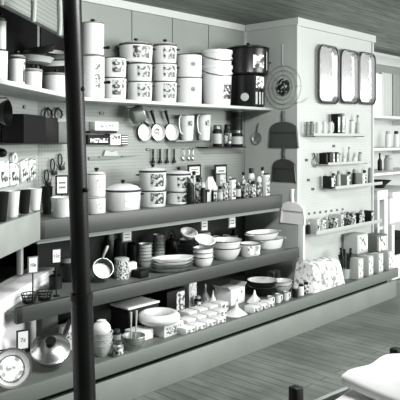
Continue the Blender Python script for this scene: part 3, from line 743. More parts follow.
for i, (u0, u1, v, w_, m, lm, bd, sh, nm) in enumerate(row):
    jarlike({'jar': 'jar', 'bottle': 'bottle', 'shaker': 'shaker', 'packet': 'packet', 'bag': 'paper_bag', 'mug': 'mug'}[sh], f'{nm}, {ORD[i]} from left in the third shelf kitchenware row', {'jar': 'jar', 'bottle': 'bottle', 'shaker': 'shaker', 'packet': 'packet', 'bag': 'bag', 'mug': 'mug'}[sh], u0, u1, v, w_, zR, m, lm, bd, 'small kitchenware on the third shelf', sh)
p = B(194.5, 171, .12); price_card('black framed price card above the right-hand casseroles, left of the two', p, 19*dep(194, .1)/F_PX, 13*dep(194, .1)/F_PX, 0)
p = B(221, 173, .10); price_card('black framed price card behind the small kitchenware, right of the two', p, 18.5*dep(221, .1)/F_PX, 17*dep(221, .1)/F_PX, 0)
# ------------------------------------------------------------------ on the bowl shelf
zf = zF-LIP+.001
def bowl(label, x, y, z, r, h, m=WHITE, inner=None, name='enamel_bowl', cat='bowl', group=None, rb=.62, rim=None, rot=None):
    inn = inner or m; rm = rim or m
    mb = MB().lathe([(0, 0), (r*rb*.9, 0), (r*rb, .004), (r*(rb+(1-rb)*.6), h*.45), (r*.985, h*.93, rm), (r+.005, h*.97, rm), (r+.003, h, inn), (r-.0035, h*.985, inn), (r*(rb+(1-rb)*.6)-.0035, h*.47, inn), (r*rb*.9, .010, inn), (0, .008)], m, 36)
    return tag(mb.build(name, None, (x, y, z), rot=rot), label, cat, group)
def bowl_stack(u0, u1, vt, w, zb, n, step, h, m, inner, lab, group, rim=None, name='enamel_bowl', cat='bowl', taper=1., rb=.62):
    x, y, r, t = place(u0, u1, w)
    for i in range(n):
        top = n-1-i
        nm = 'topmost' if top == 0 else ('lowest' if i == 0 else f'{ORD[top]} from the top')
        bowl(lab.format(nm), x, y, zb+i*step, r*taper**top, h, m, inner, name, cat, group, rb, rim)
    return x, y, zb+(n-1)*step+h, r
# leaning sauce pan, its open mouth towards the aisle
x, y, r, t = place(93, 113.5, .50)
p = thing('sauce_pan', 'shiny sauce pan leaning with its open mouth forward and handle up, beside the pole', 'sauce pan', (x, y, zf+r*.93+.034))
M0 = Rz(R(-28)) @ Rx(R(62))
MB().at(M0).lathe([(0, -.07), (r*.85, -.07), (r*.9, -.06), (r*.97, 0), (r*1.02, .004), (r*.96, .004), (r*.88, -.055), (0, -.06)], MSTEEL, 32).build('body', p)
a = M0 @ Vector((0, r, 0)); hd = B(107.5, 246, .47)-Vector((x, y, zf+r*.93+.034))
MB().tube([a, a.lerp(hd, .35), a.lerp(hd, .7), hd], [.007, .010, .013, .012], MSTEEL, 10).build('handle', p)
x, y, r, t = place(112, 126, .12); h = up(238, t, zf)
p = thing('coffee_pot', 'tall dark coffee pot at the back behind the printed canister', 'coffee pot', (x, y, zf)); MB().lathe([(0, 0), (r, 0), (r, .01), (r*.72, h*.85), (r*.74, h*.87), (0, h*.87)], IRON, 28).build('body', p); lid_part(p, r*.72, h*.87, IRON, dome=.02)
x, y, r, t = place(126, 138, .12); h = up(243, t, zf)
p = thing('coffee_pot', 'dark coffee pot with loop handle standing right of the tall coffee pot', 'coffee pot', (x, y, zf)); MB().lathe([(0, 0), (r, 0), (r, .01), (r*.8, h*.85), (r*.8, h*.88), (0, h*.88)], DARK, 28).build('body', p); lid_part(p, r*.8, h*.88, DARK, dome=.02)
loop_handle(MB().at(T((0, 0, h*.5)) @ Rx(PI/2)), r, 0, 0, .03, .05, DARK, .007).build('handle', p)
x, y, r, t = place(114.5, 129, .48); h = up(259, t, zf)
p = thing('canister', 'printed pale canister standing in front of the dark coffee pots', 'canister', (x, y, zf)); m = MB().lathe([(0, 0), (r, 0), (r, h), (r-.004, h), (0, h*.97)], FINE, 28).build('body', p); MB().lathe([(r*.98, 0), (r*1.02, 0), (r*1.02, .010), (r*.9, .014), (0, .014)], PALE, 28).build('lid', p, (0, 0, h-.006))
x, y, r, t = place(122, 133, .44); tag(MB().box((0, 0, up(262, t, zf)/2), (.06, .05, up(262, t, zf)), CARD, .002).build('white_box', None, (X(131.5, .46), -.46, zf), R(-20)), 'small plain white box between the printed canister and platters', 'box')
x, y, r, t = place(141, 163, .50); 
carton('flat_box', 'flat black box lying under the left end of the platters', 'box', X(140, .54), -.54, zf, (.08, .09, .05), INK, R(4))
# stacks of small bowls at the back
bowl_stack(138.5, 152, 240, .30, zf, 6, .024, .052, PALE, WHITE, 'small striped bowl, {} in the back stack behind the platters, left stack', 'small bowls stacked behind the platters, left', RIM, rb=.7)
bowl_stack(153, 165, 237, .15, zf, 7, .024, .05, PALE, WHITE, 'small pale bowl, {} in the tall stack behind the platters, right stack', 'small bowls stacked behind the platters, right', RIM, rb=.75)
# platters
x, y, r, t = place(149, 194, .56)
zz = zf+.012
for i in range(4):
    q = ['lowest oval platter of the pile on the bowl shelf', 'second lowest oval platter of the pile on the bowl shelf', 'third oval platter up in the pile on the bowl shelf', 'topmost oval white platter of the pile on the bowl shelf'][i]
    m = WHITE if i > 1 else TIN
    mb = MB().lathe([(0, 0), (.62, 0), (.7, .003), (1.0, .030, RIM if i < 3 else WHITE), (1.01, .034), (.98, .034), (.68, .008), (0, .006)], m, 44, sx=r*1.0, sy=r*.52)
    tag(mb.build('oval_platter', None, (x+.004*i, y, zz+i*.022-.012), R(-24)), q, 'platter', 'pile of oval platters')
x, y, r, t = place(164, 179, .10); h = up(236, t, zf)
p = thing('kettle', 'dark kettle at the back between the bowl stacks', 'kettle', (x, y, zf)); MB().lathe([(0, 0), (r*.9, 0), (r, h*.25), (r*.75, h*.72), (0, h*.72)], IRON, 28).build('body', p); lid_part(p, r*.72, h*.72, IRON, dome=.02)
MB().tube([(r*.8, 0, h*.4), (r*1.2, 0, h*.55), (r*1.45, 0, h*.78)], [.016, .012, .009], IRON, 10).build('spout', p)
MB().tube([(r*.7*math.cos(a), 0, h*.72+.09*math.sin(a)) for a in [PI*i/10 for i in range(11)]], .006, IRON, 8).build('handle', p)
# dark bowls with a white one tilted on top
x, y, zt, r = bowl_stack(179, 197, 250, .34, zf, 4, .034, .06, IRON, MID, 'dark bowl, {} in the stack under the tilted white bowl', 'dark bowls stacked under the tilted bowl', rb=.7)
bowl('white bowl lying tilted on the stack of dark bowls', x-.012, y-.01, zt+.016, r*.92, .05, WHITE, rot=(R(24), R(-10), 0))
x, y, zt, r = bowl_stack(193, 213.5, 250, .60, zf, 3, .033, .075, WHITE, WHITE, 'dark rimmed white bowl, {} in the stack right of the platters', 'white bowls stacked beside the platters', RIM, rb=.7)
bowl('shallow white bowl lying tilted on the dark rimmed bowl stack', x, y-.01, zt+.026, r*.98, .04, WHITE, rot=(R(22), R(-8), 0))
x, y, zt, r = bowl_stack(210, 241.5, 247, .54, zf, 2, .055, .10, WHITE, WHITE, 'large dark rimmed white mixing bowl, {} of the nested pair', 'large mixing bowls', RIM, rb=.62)
x, y, r, t = place(201, 211, .18)
std('t', 'white tall pot', 'pot', 198, 212, 232, .14, zf, WHITE) if False else None
jarlike('canister', 'pale canister at the back left of the mixing bowls', 'canister', 199, 212, 232, .22, zf, CARD, PALE, PACK2, None, 'jar')
jarlike('mug', 'pale mug at the back behind the mixing bowls, left one', 'mug', 212, 221, 236, .2, zf, CARD, MID, None, None, 'mug')
jarlike('mug', 'pale mug at the back behind the mixing bowls, right one', 'mug', 222, 231, 235, .2, zf, CARD, MID, PACK, None, 'mug')
jarlike('jar', 'dark lidded jar at the back behind the mixing bowls', 'jar', 231, 238, 229, .16, zf, IRON, IRON, PALE, None, 'jar')
x, y, r, t = place(240, 260.5, .60); pot('white straight-sided bowl with grey band in front of the roasters', x, y, zf, r, up(243, t, zf), print_=blotch('grey_band', .55, .93, 30, .5), name='deep_bowl', cat='bowl', handles=False, rb=r*.93, span=1.6)
# roasters
def roaster(label, u0, u1, w, zb, h, rz, asp=.62):
    x, y, r, t = place(u0, u1, w)
    p = thing('roasting_pan', label, 'roasting pan', (x, y, zb), rz, 'white roasting pans')
    MB().lathe([(0, 0), (.78, 0), (.84, .006), (.98, h-.006, RIM), (1.03, h-.003, RIM), (1.03, h), (.96, h), (.82, .012), (0, .010)], WHITE, 40, sx=r, sy=r*asp).build('body', p)
    for sg in (1, -1): MB().tube([(sg*(r*.98+.03*math.sqrt(max(0, 1-q*q))), q*.045, h*.86) for q in [-1+i/4 for i in range(9)]], .005, WHITE, 6).build('handle', p)
    return p
roaster('white oval roasting pan, lower one at the pier end of the bowl shelf', 254, 287, .48, zf, .085, R(-6))
roaster('white oval roasting pan, upper one stacked at the pier end of the bowl shelf', 242, 284, .46, zf+.088, .058, R(-2))
for u0, u1, v, w_, lb in ((199, 210, 225, .40, 'pale framed price card hanging above the white canister under the third shelf'), (226.5, 238, 222, .40, 'pale framed price card hanging above the mixing bowls under the third shelf'), (120, 134, 236, .36, 'pale price card hanging above the dark coffee pots under the third shelf')):
    t = dep((u0+u1)/2, w_); p = B((u0+u1)/2, v, w_); c = price_card(lb, p, (u1-u0)*t/F_PX*.85, 12*t/F_PX, R(-8), frame=MID, name='price_card')
    hh = zT-LIP-.025-c.location.z
    MB().tube([(0, .006, 10*t/F_PX), (0, .006, hh-.0008)], .002, IRON, 6).build('hanger', c)

# ---- left of the pole
def stemcard(label, u, v, wpx, hpx, w, zb, body, rz=-.35):
    t = dep(u, w); p = B(u, v, w); hgt = hpx*t/F_PX; st = p.z-hgt/2-zb
    return price_card(label, p, wpx*t/F_PX, hgt, rz, body, stem=st, frame=MID if body == '10¢' else IRON)
stemcard('white ten cent price card on a stem at the left end of the bowl shelf', 33, 265, 10.5, 17, .655, zf, '10¢', -.3)
stemcard('white twelve cent price card on a stem left of the iron pole', 56.5, 256, 10, 15, .58, zf, '12¢', -.3)
def wire_basket(label, x, y, z, r, h, m=IRON):
    mb = MB()
    for k in range(4): mb.ring(r*(.75+.25*k/3), .0028, m, h*k/3+.003, 24)
    for i in range(14):
        a = 2*PI*i/14; mb.tube([(0, 0, .003), (r*.75*math.cos(a), r*.75*math.sin(a), .003), (r*math.cos(a), r*math.sin(a), h)], .002, m, 5)
    return tag(mb.build('wire_basket', None, (x, y, z)), label, 'wire basket')
for u0, u1, w_, h, lb in ((21.5, 37, .59, .05, 'low dark wire basket at the left end of the bowl shelf'), (37, 52, .60, .05, 'low dark wire basket between the two price cards on stems')):
    x, y, r, t = place(u0, u1, w_); wire_basket(lb, x, y, zf, r, h)
x, y, r, t = place(49, 62, .40); h = up(277, t, zf); p = thing('ridged_tin', 'dark round tin behind the twelve cent card', 'tin', (x, y, zf)); MB().lathe([(0, 0), (r, 0)]+[(r*(1-.04*(k % 2)), h*k/8) for k in range(1, 9)]+[(0, h)], IRON, 28).build('body', p); lid_part(p, r*.97, h, DARK, dome=.008)
x, y, r, t = place(60, 75, .30); h = up(262, t, zf)
jarlike('tall_tin', 'tall dark tin just left of the iron pole on the bowl shelf', 'tin', 60, 75, 258, .28, zf, IRON, MID, None, None, 'jar')

# ------------------------------------------------------------------ on the base shelf
zb = zB-LIP+.001
def lean_disc(name, label, cat, u, v, rx_px, w, prof, m, yaw, lean, z=None, seg=36):
    t = dep(u, w); r = rx_px*t/F_PX
    return t, r
# pie pan leaning at the left corner
w_ = .89; t = dep(12, w_); r = 19*t/F_PX; c = B(12, 374, w_)
p = thing('pie_pan', 'shiny round pie pan leaning at the left front corner of the base shelf', 'pie pan', (c.x, c.y, zb+r*.9+.016))
M0 = Rz(R(-22)) @ Rx(R(64))
MB().at(M0).lathe([(0, -.03), (r*.70, -.03), (r*.93, 0), (r*1.03, .002), (r*1.03, .005), (r*.92, .004), (r*.69, -.026), (0, -.026)], STEEL, 44).build('pan_body', p)
MB().at(M0).lathe([(0, -.0255), (r*.62, -.0255), (r*.64, -.0245), (0, -.0245)], blotch('round_insert', .62, .95, 30, .46), 36).build('paper_insert', p)
# covered skillet leaning next to it
w_ = .79; t = dep(50, w_); r = 19*t/F_PX; c = B(50.5, 367, w_)
p = thing('covered_skillet', 'shiny covered skillet with black lid knob and long handle, next to the pie pan', 'skillet', (c.x, c.y, zb+r*.56+.05))
M0 = Rz(R(-32)) @ Rx(R(34))
MB().at(M0).lathe([(0, -.055), (r*.8, -.055), (r*.86, -.045), (r, 0), (r*1.03, .002), (r*.97, .004), (r*.84, -.04), (0, -.048)], STEEL, 40).build('pan_body', p)
ld = MB().at(M0).lathe([(r*1.02, .003), (r*1.02, .010), (r*.93, .014), (r*.7, .034), (r*.3, .046), (0, .047), ], STEEL, 40).build('lid', p)
MB().at(M0 @ T((0, 0, .046))).lathe([(0, 0), (.022, 0), (.016, .010), (.030, .018), (.028, .026), (0, .028)], INK, 20).build('knob', ld)
e = B(70, 337, .62)-c; a = (M0 @ Vector((r*.72, r*.72, -.01)))
MB().tube([a, a.lerp(e, .5), e], [.012, .016, .013], STEEL, 12).build('handle', p)
# cards at the left end
stemcard('black framed seven cent price card leaning behind the covered skillet', 45.5, 344-52, 12, 18, .66, zb, '7¢', -.3) if False else None
def wallcard(label, u, v, wpx, hpx, w, body):
    t = dep(u, w); p = B(u, v, w); hgt = hpx*t/F_PX
    return price_card(label, p, wpx*t/F_PX, hgt, -.3, body, stem=p.z-hgt/2-zb)
wallcard('black framed card reading seven cents standing behind the pie pan', 23, 340, 13, 20, .74, '7¢')
wallcard('black framed price card at the left edge, cut by the frame', 1, 358, 11, 16, .78, None)
# cloth bundle / white packets near the pole
x, y, r, t = place(60, 76, .62); carton('white_carton', 'white carton standing behind the skillet handle beside the pole', 'box', X(67, .58), -.58, zb, (.10, .08, up(327, t, zb)), CARD, -.2, None, (0, .6, .7, .3), FINE)
carton('dark_crate', 'dark plain carton standing at the left under the bowl shelf', 'box', X(47, .51), -.51, zb, (.10, .10, .24), mat('carton_brown', .34, .6, var=.03), -.2)
# colander tower right of the pole
x, y, r, t = place(92, 112.5, .83)
bw = []
for i in range(3):
    hh = .075; zz = zb+i*.034; rr = r*(1-.0*i)
    mb = MB().lathe([(0, 0), (rr*.55, 0), (rr*.6, .006), (rr*.9, hh*.5), (rr*.99, hh*.93), (rr*1.06, hh*.95), (rr*1.05, hh), (rr*.97, hh*.97), (rr*.86, hh*.5), (0, .008)], blotch('pierced_tin', .12, .75, 130, .2, .35, 'VORONOI'), 36)
    tag(mb.build('colander', None, (x, y, zz)), ['lowest', 'middle', 'topmost'][i]+' pierced metal colander of the nest right of the pole', 'colander', 'nested colanders')
mb = MB().ball((0, 0, .05), .055, CARD, 16, .9); tag(mb.lathe([(.02, .085), (.028, .10), (.01, .105), (0, .1)], CARD, 12).build('white_bag', None, (x-.005, y, zb+.068+.040)), 'white knotted bag lying in the topmost colander', 'bag')
jarlike('jar', 'small shiny lidded jar right of the colanders', 'jar', 112.5, 123.5, 341, .91, zb, TIN, WIRE, PACK, None, 'jar')
jarlike('jar', 'small dark lidded jar behind the shiny jar and bucket', 'jar', 113, 121, 329, .70, zb, IRON, WIRE, PALE, None, 'jar')
x, y, r, t = place(122, 145, .86); h = up(335, t, zb)
p = thing('tin_bucket', 'small banded tin bucket at the front edge of the base shelf', 'bucket', (x, y, zb))
MB().lathe([(0, 0), (r*.82, 0), (r*.85, h*.2, MID), (r*.87, h*.24), (r*.93, h*.6, MID), (r*.94, h*.64), (r*.99, h*.95), (r*1.03, h*.97), (r*1.02, h), (r*.96, h*.99), (r*.8, .01), (0, .01)], TIN, 36).build('body', p)
MB().tube([(r*1.02*math.cos(a), r*1.02*math.sin(a)*.8, h*.9-.045*math.sin(a-PI)) for a in [PI+PI*i/14 for i in range(15)]], .003, IRON, 6).build('bail_handle', p)
for k, a in enumerate((.4, 1.3)): tag(MB().tube([(0, 0, 0), (.01*k, .0, .10), (.015*k, 0, .21)], [.004, .004, .008], PALE, 8).build('mixing_spoon', None, (x-.02+.03*k, y, zb+.012)), ['left', 'right'][k]+' slim pale spoon standing in the tin bucket', 'spoon')
# boxes in the middle
def cbox(label, u0, u1, vt, w, dep_m, m, base=None, rz=0., name='carton', panel=None, pm=None, h=None, group=None):
    x, y, r, t = place(u0, u1, w); z0 = zb if base is None else base
    hh = h if h else up(vt, t, z0); return carton(name, label, 'box', x, y, z0, (2*r*1.15, dep_m, hh), m, rz, group, panel, pm)
# tall display box, open on top with white inside
x, y, r, t = place(117, 153, .56); hh = .165
p = thing('open_box', 'large dark box with white top panel behind the tin bucket', 'box', (x, y, zb))
MB().box((0, 0, hh/2), (.27, .18, hh), INK, .003).build('body', p); MB().box((0, 0, hh+.005), (.28, .19, .012), CARD, .002).build('lid', p)
carton('flat_carton', 'wide white carton under the white ring mould', 'box', X(164, .77), -.77, zb, (.185, .18, .075), CARD, R(3), None, (0, .5, .8, .6), FINE)
carton('flat_carton', 'white carton behind and left of the ring mould', 'box', X(139, .745), -.745, zb, (.13, .13, .06), CARD, R(3))
x, y = X(159, .77), -.77; rr = .105
mb = MB(); pr = [(rr+.035*math.cos(2*PI*i/14), .036+.034*math.sin(2*PI*i/14)) for i in range(15)]
tag(mb.lathe(pr, WHITE, 40).build('ring_mould', None, (x, y, zb+.0765)), 'white ring mould lying on the wide white carton', 'mould')
carton('dark_box', 'black box with white printed end in the middle of the base shelf', 'box', X(168, .42), -.42, zb, (.20, .16, .17), INK, R(4), None, (.25, .5, .45, .8), blotch('end_print', .3, .95, 35, .47))
carton('dark_box', 'black box with white end, lying further back under the bowl shelf', 'box', X(178, .22), -.22, zb, (.22, .18, .24), INK, R(4), None, (.3, .5, .35, .7), FINE)
carton('white_carton', 'upright white carton between the black boxes and the funnels', 'box', X(189.5, .44), -.44, zb, (.09, .07, .20), CARD, R(4), None, (0, .5, .75, .8), blotch('carton_lines', .75, .95, 30, .5))
# flat packets in rows, white tops
k = 0
for r_ in range(3):
    for c_ in range(4):
        u = 182+c_*10.5+r_*1.5; w_ = .885-r_*.108
        carton('packet', f'flat white packet, {ORD[c_]} from the left in the {["front", "middle", "back"][r_]} row of three rows of packets', 'packet', X(u+3, w_), -w_, zb, (.088, .10, .045+.008*r_), CARD, R(3), 'flat white packets in rows', (0, .5, .85, .6), PACK)
# funnels
def funnel(label, u, vt, vb, rpx, w, m=WHITE):
    t = dep(u, w); r = rpx*t/F_PX; h = up(vt, t, zb)
    mb = MB().lathe([(r*.97, .0), (r, .003), (r*.92, h*.10), (r*.2, h*.62), (r*.09, h), (r*.06, h), (r*.16, h*.6), (r*.9, .0), (r*.97, 0)], m, 32)
    return tag(mb.build('funnel', None, (X(u, w), -w, zb)), label, 'funnel', 'upturned funnels')
funnel('tall narrow white funnel standing upturned, first from the left', 205.5, 284, 310, 6.5, .45)
funnel('tall narrow white funnel standing upturned, second from the left', 213, 290, 316, 6, .545)
funnel('wide white funnel standing upturned at the front of the base shelf', 236.5, 303, 320, 11.5, .85)
funnel('white funnel standing upturned beside the stack of bowls', 254.5, 290, 309, 8, .72)
jarlike('jar', 'dark jar between the upturned funnels', 'jar', 194, 201.5, 296, .52, zb, IRON, PALE, PACK, None, 'jar')
x, y, r, t = place(217.5, 242, .58); 
p = thing('flap_box', 'large white printed box with open flaps behind the wide funnel', 'box', (x, y, zb), R(4)); hh = up(287, t, zb)
MB().box((0, 0, hh/2), (2*r*.95, .16, hh), CARD, .002).box((0, -.081, hh*.5), (2*r*.6, .001, hh*.6), blotch('box_figure', .4, .93, 18, .45)).build('body', p)
for sg in (-1, 1): MB().at(T((sg*r*.93, 0, hh)) @ Ry(sg*R(50))).box((0, 0, .02), (.004, .15, .05), PALE).build('flap', p)
# wide bowls with dark rims
x, y, zt, r = bowl_stack(247.5, 277, 280, .62, zb, 2, .045, .08, IRON, WHITE, 'wide dark bowl with white inside, {} in the stack under the roasters', 'wide dark bowls', rb=.6)
x, y, zt, r = bowl_stack(272, 292.5, 290, .66, zb, 2, .03, .06, WHITE, WHITE, 'white bowl, {} of the pair in front of the printed packets', 'white bowls near the pier', RIM, rb=.6)
jarlike('jar', 'dark jar standing in front of the wide dark bowls', 'jar', 259, 267, 300, .80, zb, IRON, PALE, None, None, 'jar')
for i, u in enumerate((270, 278, 286)): 
    jarlike('tumbler', f'small pale tumbler, {ORD[i]} from the left near the front edge of the base shelf', 'tumbler', u-3.4, u+3.4, 296-2.4*i, .86, zb, CARD, MID, [PACK2, None, PACK][i], 'small tumblers near the front edge', 'mug')
for i, u in enumerate((240, 247.5, 255)):
    carton('packet', f'small white packet, {ORD[i]} from the left at the front edge right of the wide funnel', 'packet', X(u+12, .89), -.89, zb, (.07, .09, .05), CARD, R(3), 'small packets right of the wide funnel', (0, .5, .8, .6), PACK)
for i, u in enumerate((271, 276.5, 282, 287.5, 293)):
    w_ = .40; t = dep(u, w_); hh = up(271-i*.8, t, zb); nm = ['dark striped', 'white', 'dark', 'pale printed', 'dark striped'][i]
    carton('tall_packet', f'{["dark striped", "white", "black", "pale printed", "grey striped"][i]} tall packet, {ORD[i]} from the left in the row behind the white bowls', 'packet', X(u, w_), -w_, zb, (.045, .06, hh), [banded('pk_a', .15, .85, 'X', 50, .5), CARD, INK, PACK2, banded('pk_b', .4, .85, 'X', 60, .5)][i], 0, 'tall packets behind the white bowls')
for i, u in enumerate((295, 301, 306)):
    jarlike('jar', f'small {["dark", "white", "mottled"][i]} jar, {ORD[i]} from the left at the foot of the white cloth', 'jar', u-3, u+3, 286-2*i, .86, zb, [IRON, CARD, PACK][i], [PALE, DARK, DARK][i], None, 'small jars at the foot of the cloth', 'jar')

# ------------------------------------------------------------------ in front of the pier
def wp(u, v, off): return B(u, v, WP+off)
# white cloth draped over a carton
a = wp(304, 285, .22); b_ = wp(340, 259, .12)
mb = MB(); nx, ny = 26, 12; vs = []; xL, xR = X(310.5, .86), X(337, .86); hh = up(256.5, dep(318, .72), zb)
prof = [(.33, 0), (.322, .25), (.312, .5), (.298, .8), (.28, .95), (.255, 1.), (.20, 1.02), (.15, 1.0), (.13, .96), (.12, .5), (.115, 0)]
for j, (oy, hz) in enumerate(prof):
    for i in range(nx+1):
        f = i/nx; k = 0 if hz > .93 else (1-hz)
        wav = .010*math.sin(f*26)*k+.006*math.sin(f*61+j)*k
        bulge = .03*k*abs(2*f-1)**2*(1 if f > .5 else -1)
        top = 1-.06*f+.02*math.sin(f*9)
        vs.append((xL+(xR-xL)*f+bulge, -(WP+oy)-wav, zb+hh*hz*top+ .002))
n1 = nx+1; fs = [(j*n1+i, j*n1+i+1, (j+1)*n1+i+1, (j+1)*n1+i) for j in range(len(prof)-1) for i in range(nx)]
fs += [tuple(j*n1 for j in range(len(prof))), tuple(j*n1+nx for j in range(len(prof)))[::-1]]
mb.add(vs, fs, blotch('cloth_print', .55, .90, 26, .44, .8)); tag(mb.build('cloth_cover', ang=70), 'white printed cloth draped in folds over goods at the foot of the pier', 'cloth')
# bundle of dark brushes in a tub
x, y, r, t = place(340, 350.5, .79)
p = thing('tub', 'pale tub holding a bundle of dark brushes right of the white cloth', 'tub', (x, y, zb)); MB().lathe([(0, 0), (r*.8, 0), (r, .09), (r-.004, .09), (r*.76, .006), (0, .006)], PALE, 28).build('body', p)
for i in range(9):
    a = 2*PI*i/9; rr = r*.55; ln = .16+.03*(i % 3)
    tp = thing('scrub_brush', f'dark handled brush, {ORD[i]} counted around the bundle standing in the pale tub', 'brush', (x+rr*.95*math.cos(a), y+rr*.95*math.sin(a), zb+.008), 0, 'bundle of dark brushes')
    MB().tube([(0, 0, 0), (rr*.5*math.cos(a), rr*.5*math.sin(a), ln*.7), (rr*.75*math.cos(a), rr*.75*math.sin(a), ln)], [.004, .0045, .005], IRON, 8).build('handle', tp)
    MB().tube([(rr*.75*math.cos(a), rr*.75*math.sin(a), ln*.99), (rr*1.05*math.cos(a), rr*1.05*math.sin(a), ln+.045)], [.009, .013], IRON, 8).build('bristles', tp)
# cartons stacked at the right end of the base shelf
def rcart(label, u0, u1, vt, w, base, dm, m, panel=None, pm=None, rz=0.):
    x, y, r, t = place(u0, u1, w); return carton('carton', label, 'box', x, y, base, (2*r*1.12, dm, up(vt, t, base)), m, rz, 'cartons at the right end of the base shelf', panel, pm), up(vt, t, base)
PRN = blotch('carton_rings', .30, .93, 22, .44)
GC = mat('carton_grey', .40, .6, var=.02); LC = mat('carton_light', .72, .6)
o, h = rcart('grey carton with pale printed side, upper box of the left-hand pile by the pier', 346, 365, 252, .69, zb, .16, GC, (.15, .5, .6, .7), PRN)
rcart('pale carton with dark printing, topmost on the grey carton by the pier', 346.5, 365, 233.5, .69, zb+h+.001, .15, LC, (.1, .5, .75, .7), PRN)
o, h = rcart('pale carton with ring print, lower box of the right-hand pile', 366, 386, 252, .70, zb, .15, LC, (.0, .5, .8, .7), PRN)
rcart('grey carton with pale printed panel, upper box of the right-hand pile', 366.5, 385, 234, .69, zb+h+.001, .14, GC, (.05, .5, .75, .8), PRN)
for i, (u0, u1, v) in enumerate(((352, 361, 258), (362.5, 371, 255.5), (372.5, 381, 253), (382.5, 391, 250.5))):
    rcart(f'small printed carton, {ORD[i]} from the left in the front row at the right end', u0, u1, v, .87, zb, .09, LC, (0, .5, .8, .75), PRN)
# ---- wall fixtures on the pier
def peg_tray(label, u0, u1, v, dp, lip=.025, m=PALE):
    a, b = wp(u0, v, dp*.2), wp(u1+.8, v, dp*.45); z = (wp(u0, v, dp).z+wp(u1, v, dp).z)/2; b.x = min(b.x, XP); L = b.x-a.x
    t = thing('peg_tray', label, 'tray', (a.x, -WP, z))
    MB().box((L/2, -dp/2, .004), (L, dp, .008), m, .002).build('tray_base', t)
    MB().box((L/2, -dp, lip/2), (L, .006, lip), m, .002).build('front_lip', t)
    for xx in (.05, L-.05): MB().tube([(xx, .006, -.002), (xx, -dp*.9, -.004)], .004, WIRE, 6).build('bracket', t)
    return z+.009
def pier_goods(zt, dp, items, group, where):
    for i, (u0, u1, v, kind, m, m2, nm) in enumerate(items):
        w_ = WP+dp*.52; x, y, r, t = place(u0, u1, w_); x = min(x, XP-r-.005); r = min(r, dp*.42); h = up(v, t, zt)
        lb = f'{nm}, {ORD[i]} from the left {where}'
        if kind == 'box': carton('packet', lb, 'packet', x, y, zt, ((u1-u0)*t/F_PX*1.12, dp*.62, h), m, 0, group, (0, .5, .8, .7), m2)
        else: jarlike(kind, lb, kind.replace('_', ' '), u0, u1, v, w_, zt, m, m2, None, group, {'jar': 'jar', 'bottle': 'bottle', 'tumbler': 'mug', 'shaker': 'shaker'}[kind])
LG = mat('light_grey_print', .80, .5)
LP2 = blotch('light_packet', .55, .95, 45, .48)
z1 = peg_tray('narrow pale tray on the pier under the oblong trays, topmost of the pier trays', 304.5, 361, 136, .12)
pier_goods(z1, .12, [(305.5, 309, 122, 'tumbler', MID, WIRE, 'grey tumbler'), (309.5, 313.5, 121.5, 'tumbler', MID, WIRE, 'grey tumbler'), (315, 321, 122, 'tumbler', GLASS, LG, 'clear tumbler'), (321.5, 327, 122, 'tumbler', GLASS, LG, 'clear tumbler'), (328, 333, 121, 'tumbler', GLASS, MID, 'clear tumbler'),
    (333.5, 337.5, 114, 'box', INK, LP2, 'dark patterned packet'), (338, 342, 113.5, 'box', MID, LP2, 'grey patterned packet'), (343, 348, 118, 'tumbler', GLASS, LG, 'clear tumbler'), (349, 354, 120, 'tumbler', GLASS, MID, 'clear tumbler'), (355, 360.5, 115, 'bottle', PALE, MID, 'pale bottle')], 'glassware on the top pier tray', 'on the topmost pier tray')
z2 = peg_tray('narrow pale tray on the pier holding dark packets, second from the top', 319, 364, 164.5, .12)
pier_goods(z2, .12, [(322, 325, 153, 'box', INK, IRON, 'black packet'), (325.5, 328.5, 152.5, 'box', INK, IRON, 'black packet'), (329, 332, 152, 'box', MID, LP2, 'grey packet'), (332.5, 336, 152, 'box', INK, LP2, 'black printed packet'), (337, 341, 153, 'jar', PALE, MID, 'pale jar'), (342, 346, 157, 'jar', GLASS, PALE, 'clear jar'), (347, 351, 147, 'bottle', PALE, MID, 'pale bottle'), (352, 357, 156, 'jar', GLASS, PALE, 'clear jar'), (358, 362.5, 152, 'jar', PALE, MID, 'pale jar')], 'packets on the second pier tray', 'on the second pier tray')
z3 = peg_tray('long pale tray on the pier holding small mixed gadgets, third from the top', 324, 374, 188, .15, .03)
it = []
for i in range(9):
    u = 326+i*5.2; it.append((u, u+4.4, 176-(i % 3)*2.4-i*.5, ['box', 'jar', 'shaker'][i % 3], [IRON, PACK, PALE, MID, PACK2, IRON, PALE, PACK, MID][i], [LP2, DARK, MID][i % 3], ['black printed packet', 'mottled jar', 'pale shaker', 'grey packet', 'mottled pale jar', 'black shaker', 'pale printed packet', 'mottled dark jar', 'grey shaker'][i]))
pier_goods(z3, .15, it, 'gadgets on the third pier tray', 'on the third pier tray')
z4 = peg_tray('long pale tray with raised lip low on the pier, lowest of the pier trays', 304, 373, 230.5, .16, .035)
it = []
for i in range(11):
    u = 305.5+i*6; it.append((u, u+5, 222-i*1.15-(i % 2)*2, ['jar', 'box', 'box'][i % 3], [IRON, LC, LP2, MID, PACK, LC, IRON, PACK, IRON, PACK, IRON][i], [PALE, PACK, FINE][i % 3], ['black jar', 'pale printed packet', 'light patterned packet', 'grey jar', 'mottled packet', 'white printed packet', 'dark jar', 'mottled packet', 'black packet', 'mottled jar', 'black packet'][i]))
pier_goods(z4, .16, it, 'goods on the lowest pier tray', 'on the lowest pier tray')
# row of small tags above the lowest tray
for i in range(7):
    u = 309+i*5.6; p = wp(u, 213.6-i*.72, .002)
    tag(MB().box((0, 0, 0), (.03, .006, .02), MID, .001).box((0, -.0035, 0), (.02, .001, .010), INK).build('price_tag', None, p), f'tiny grey price tag, {ORD[i]} from the left in the row above the lowest pier tray', 'price tag', 'tiny tags above the lowest pier tray')
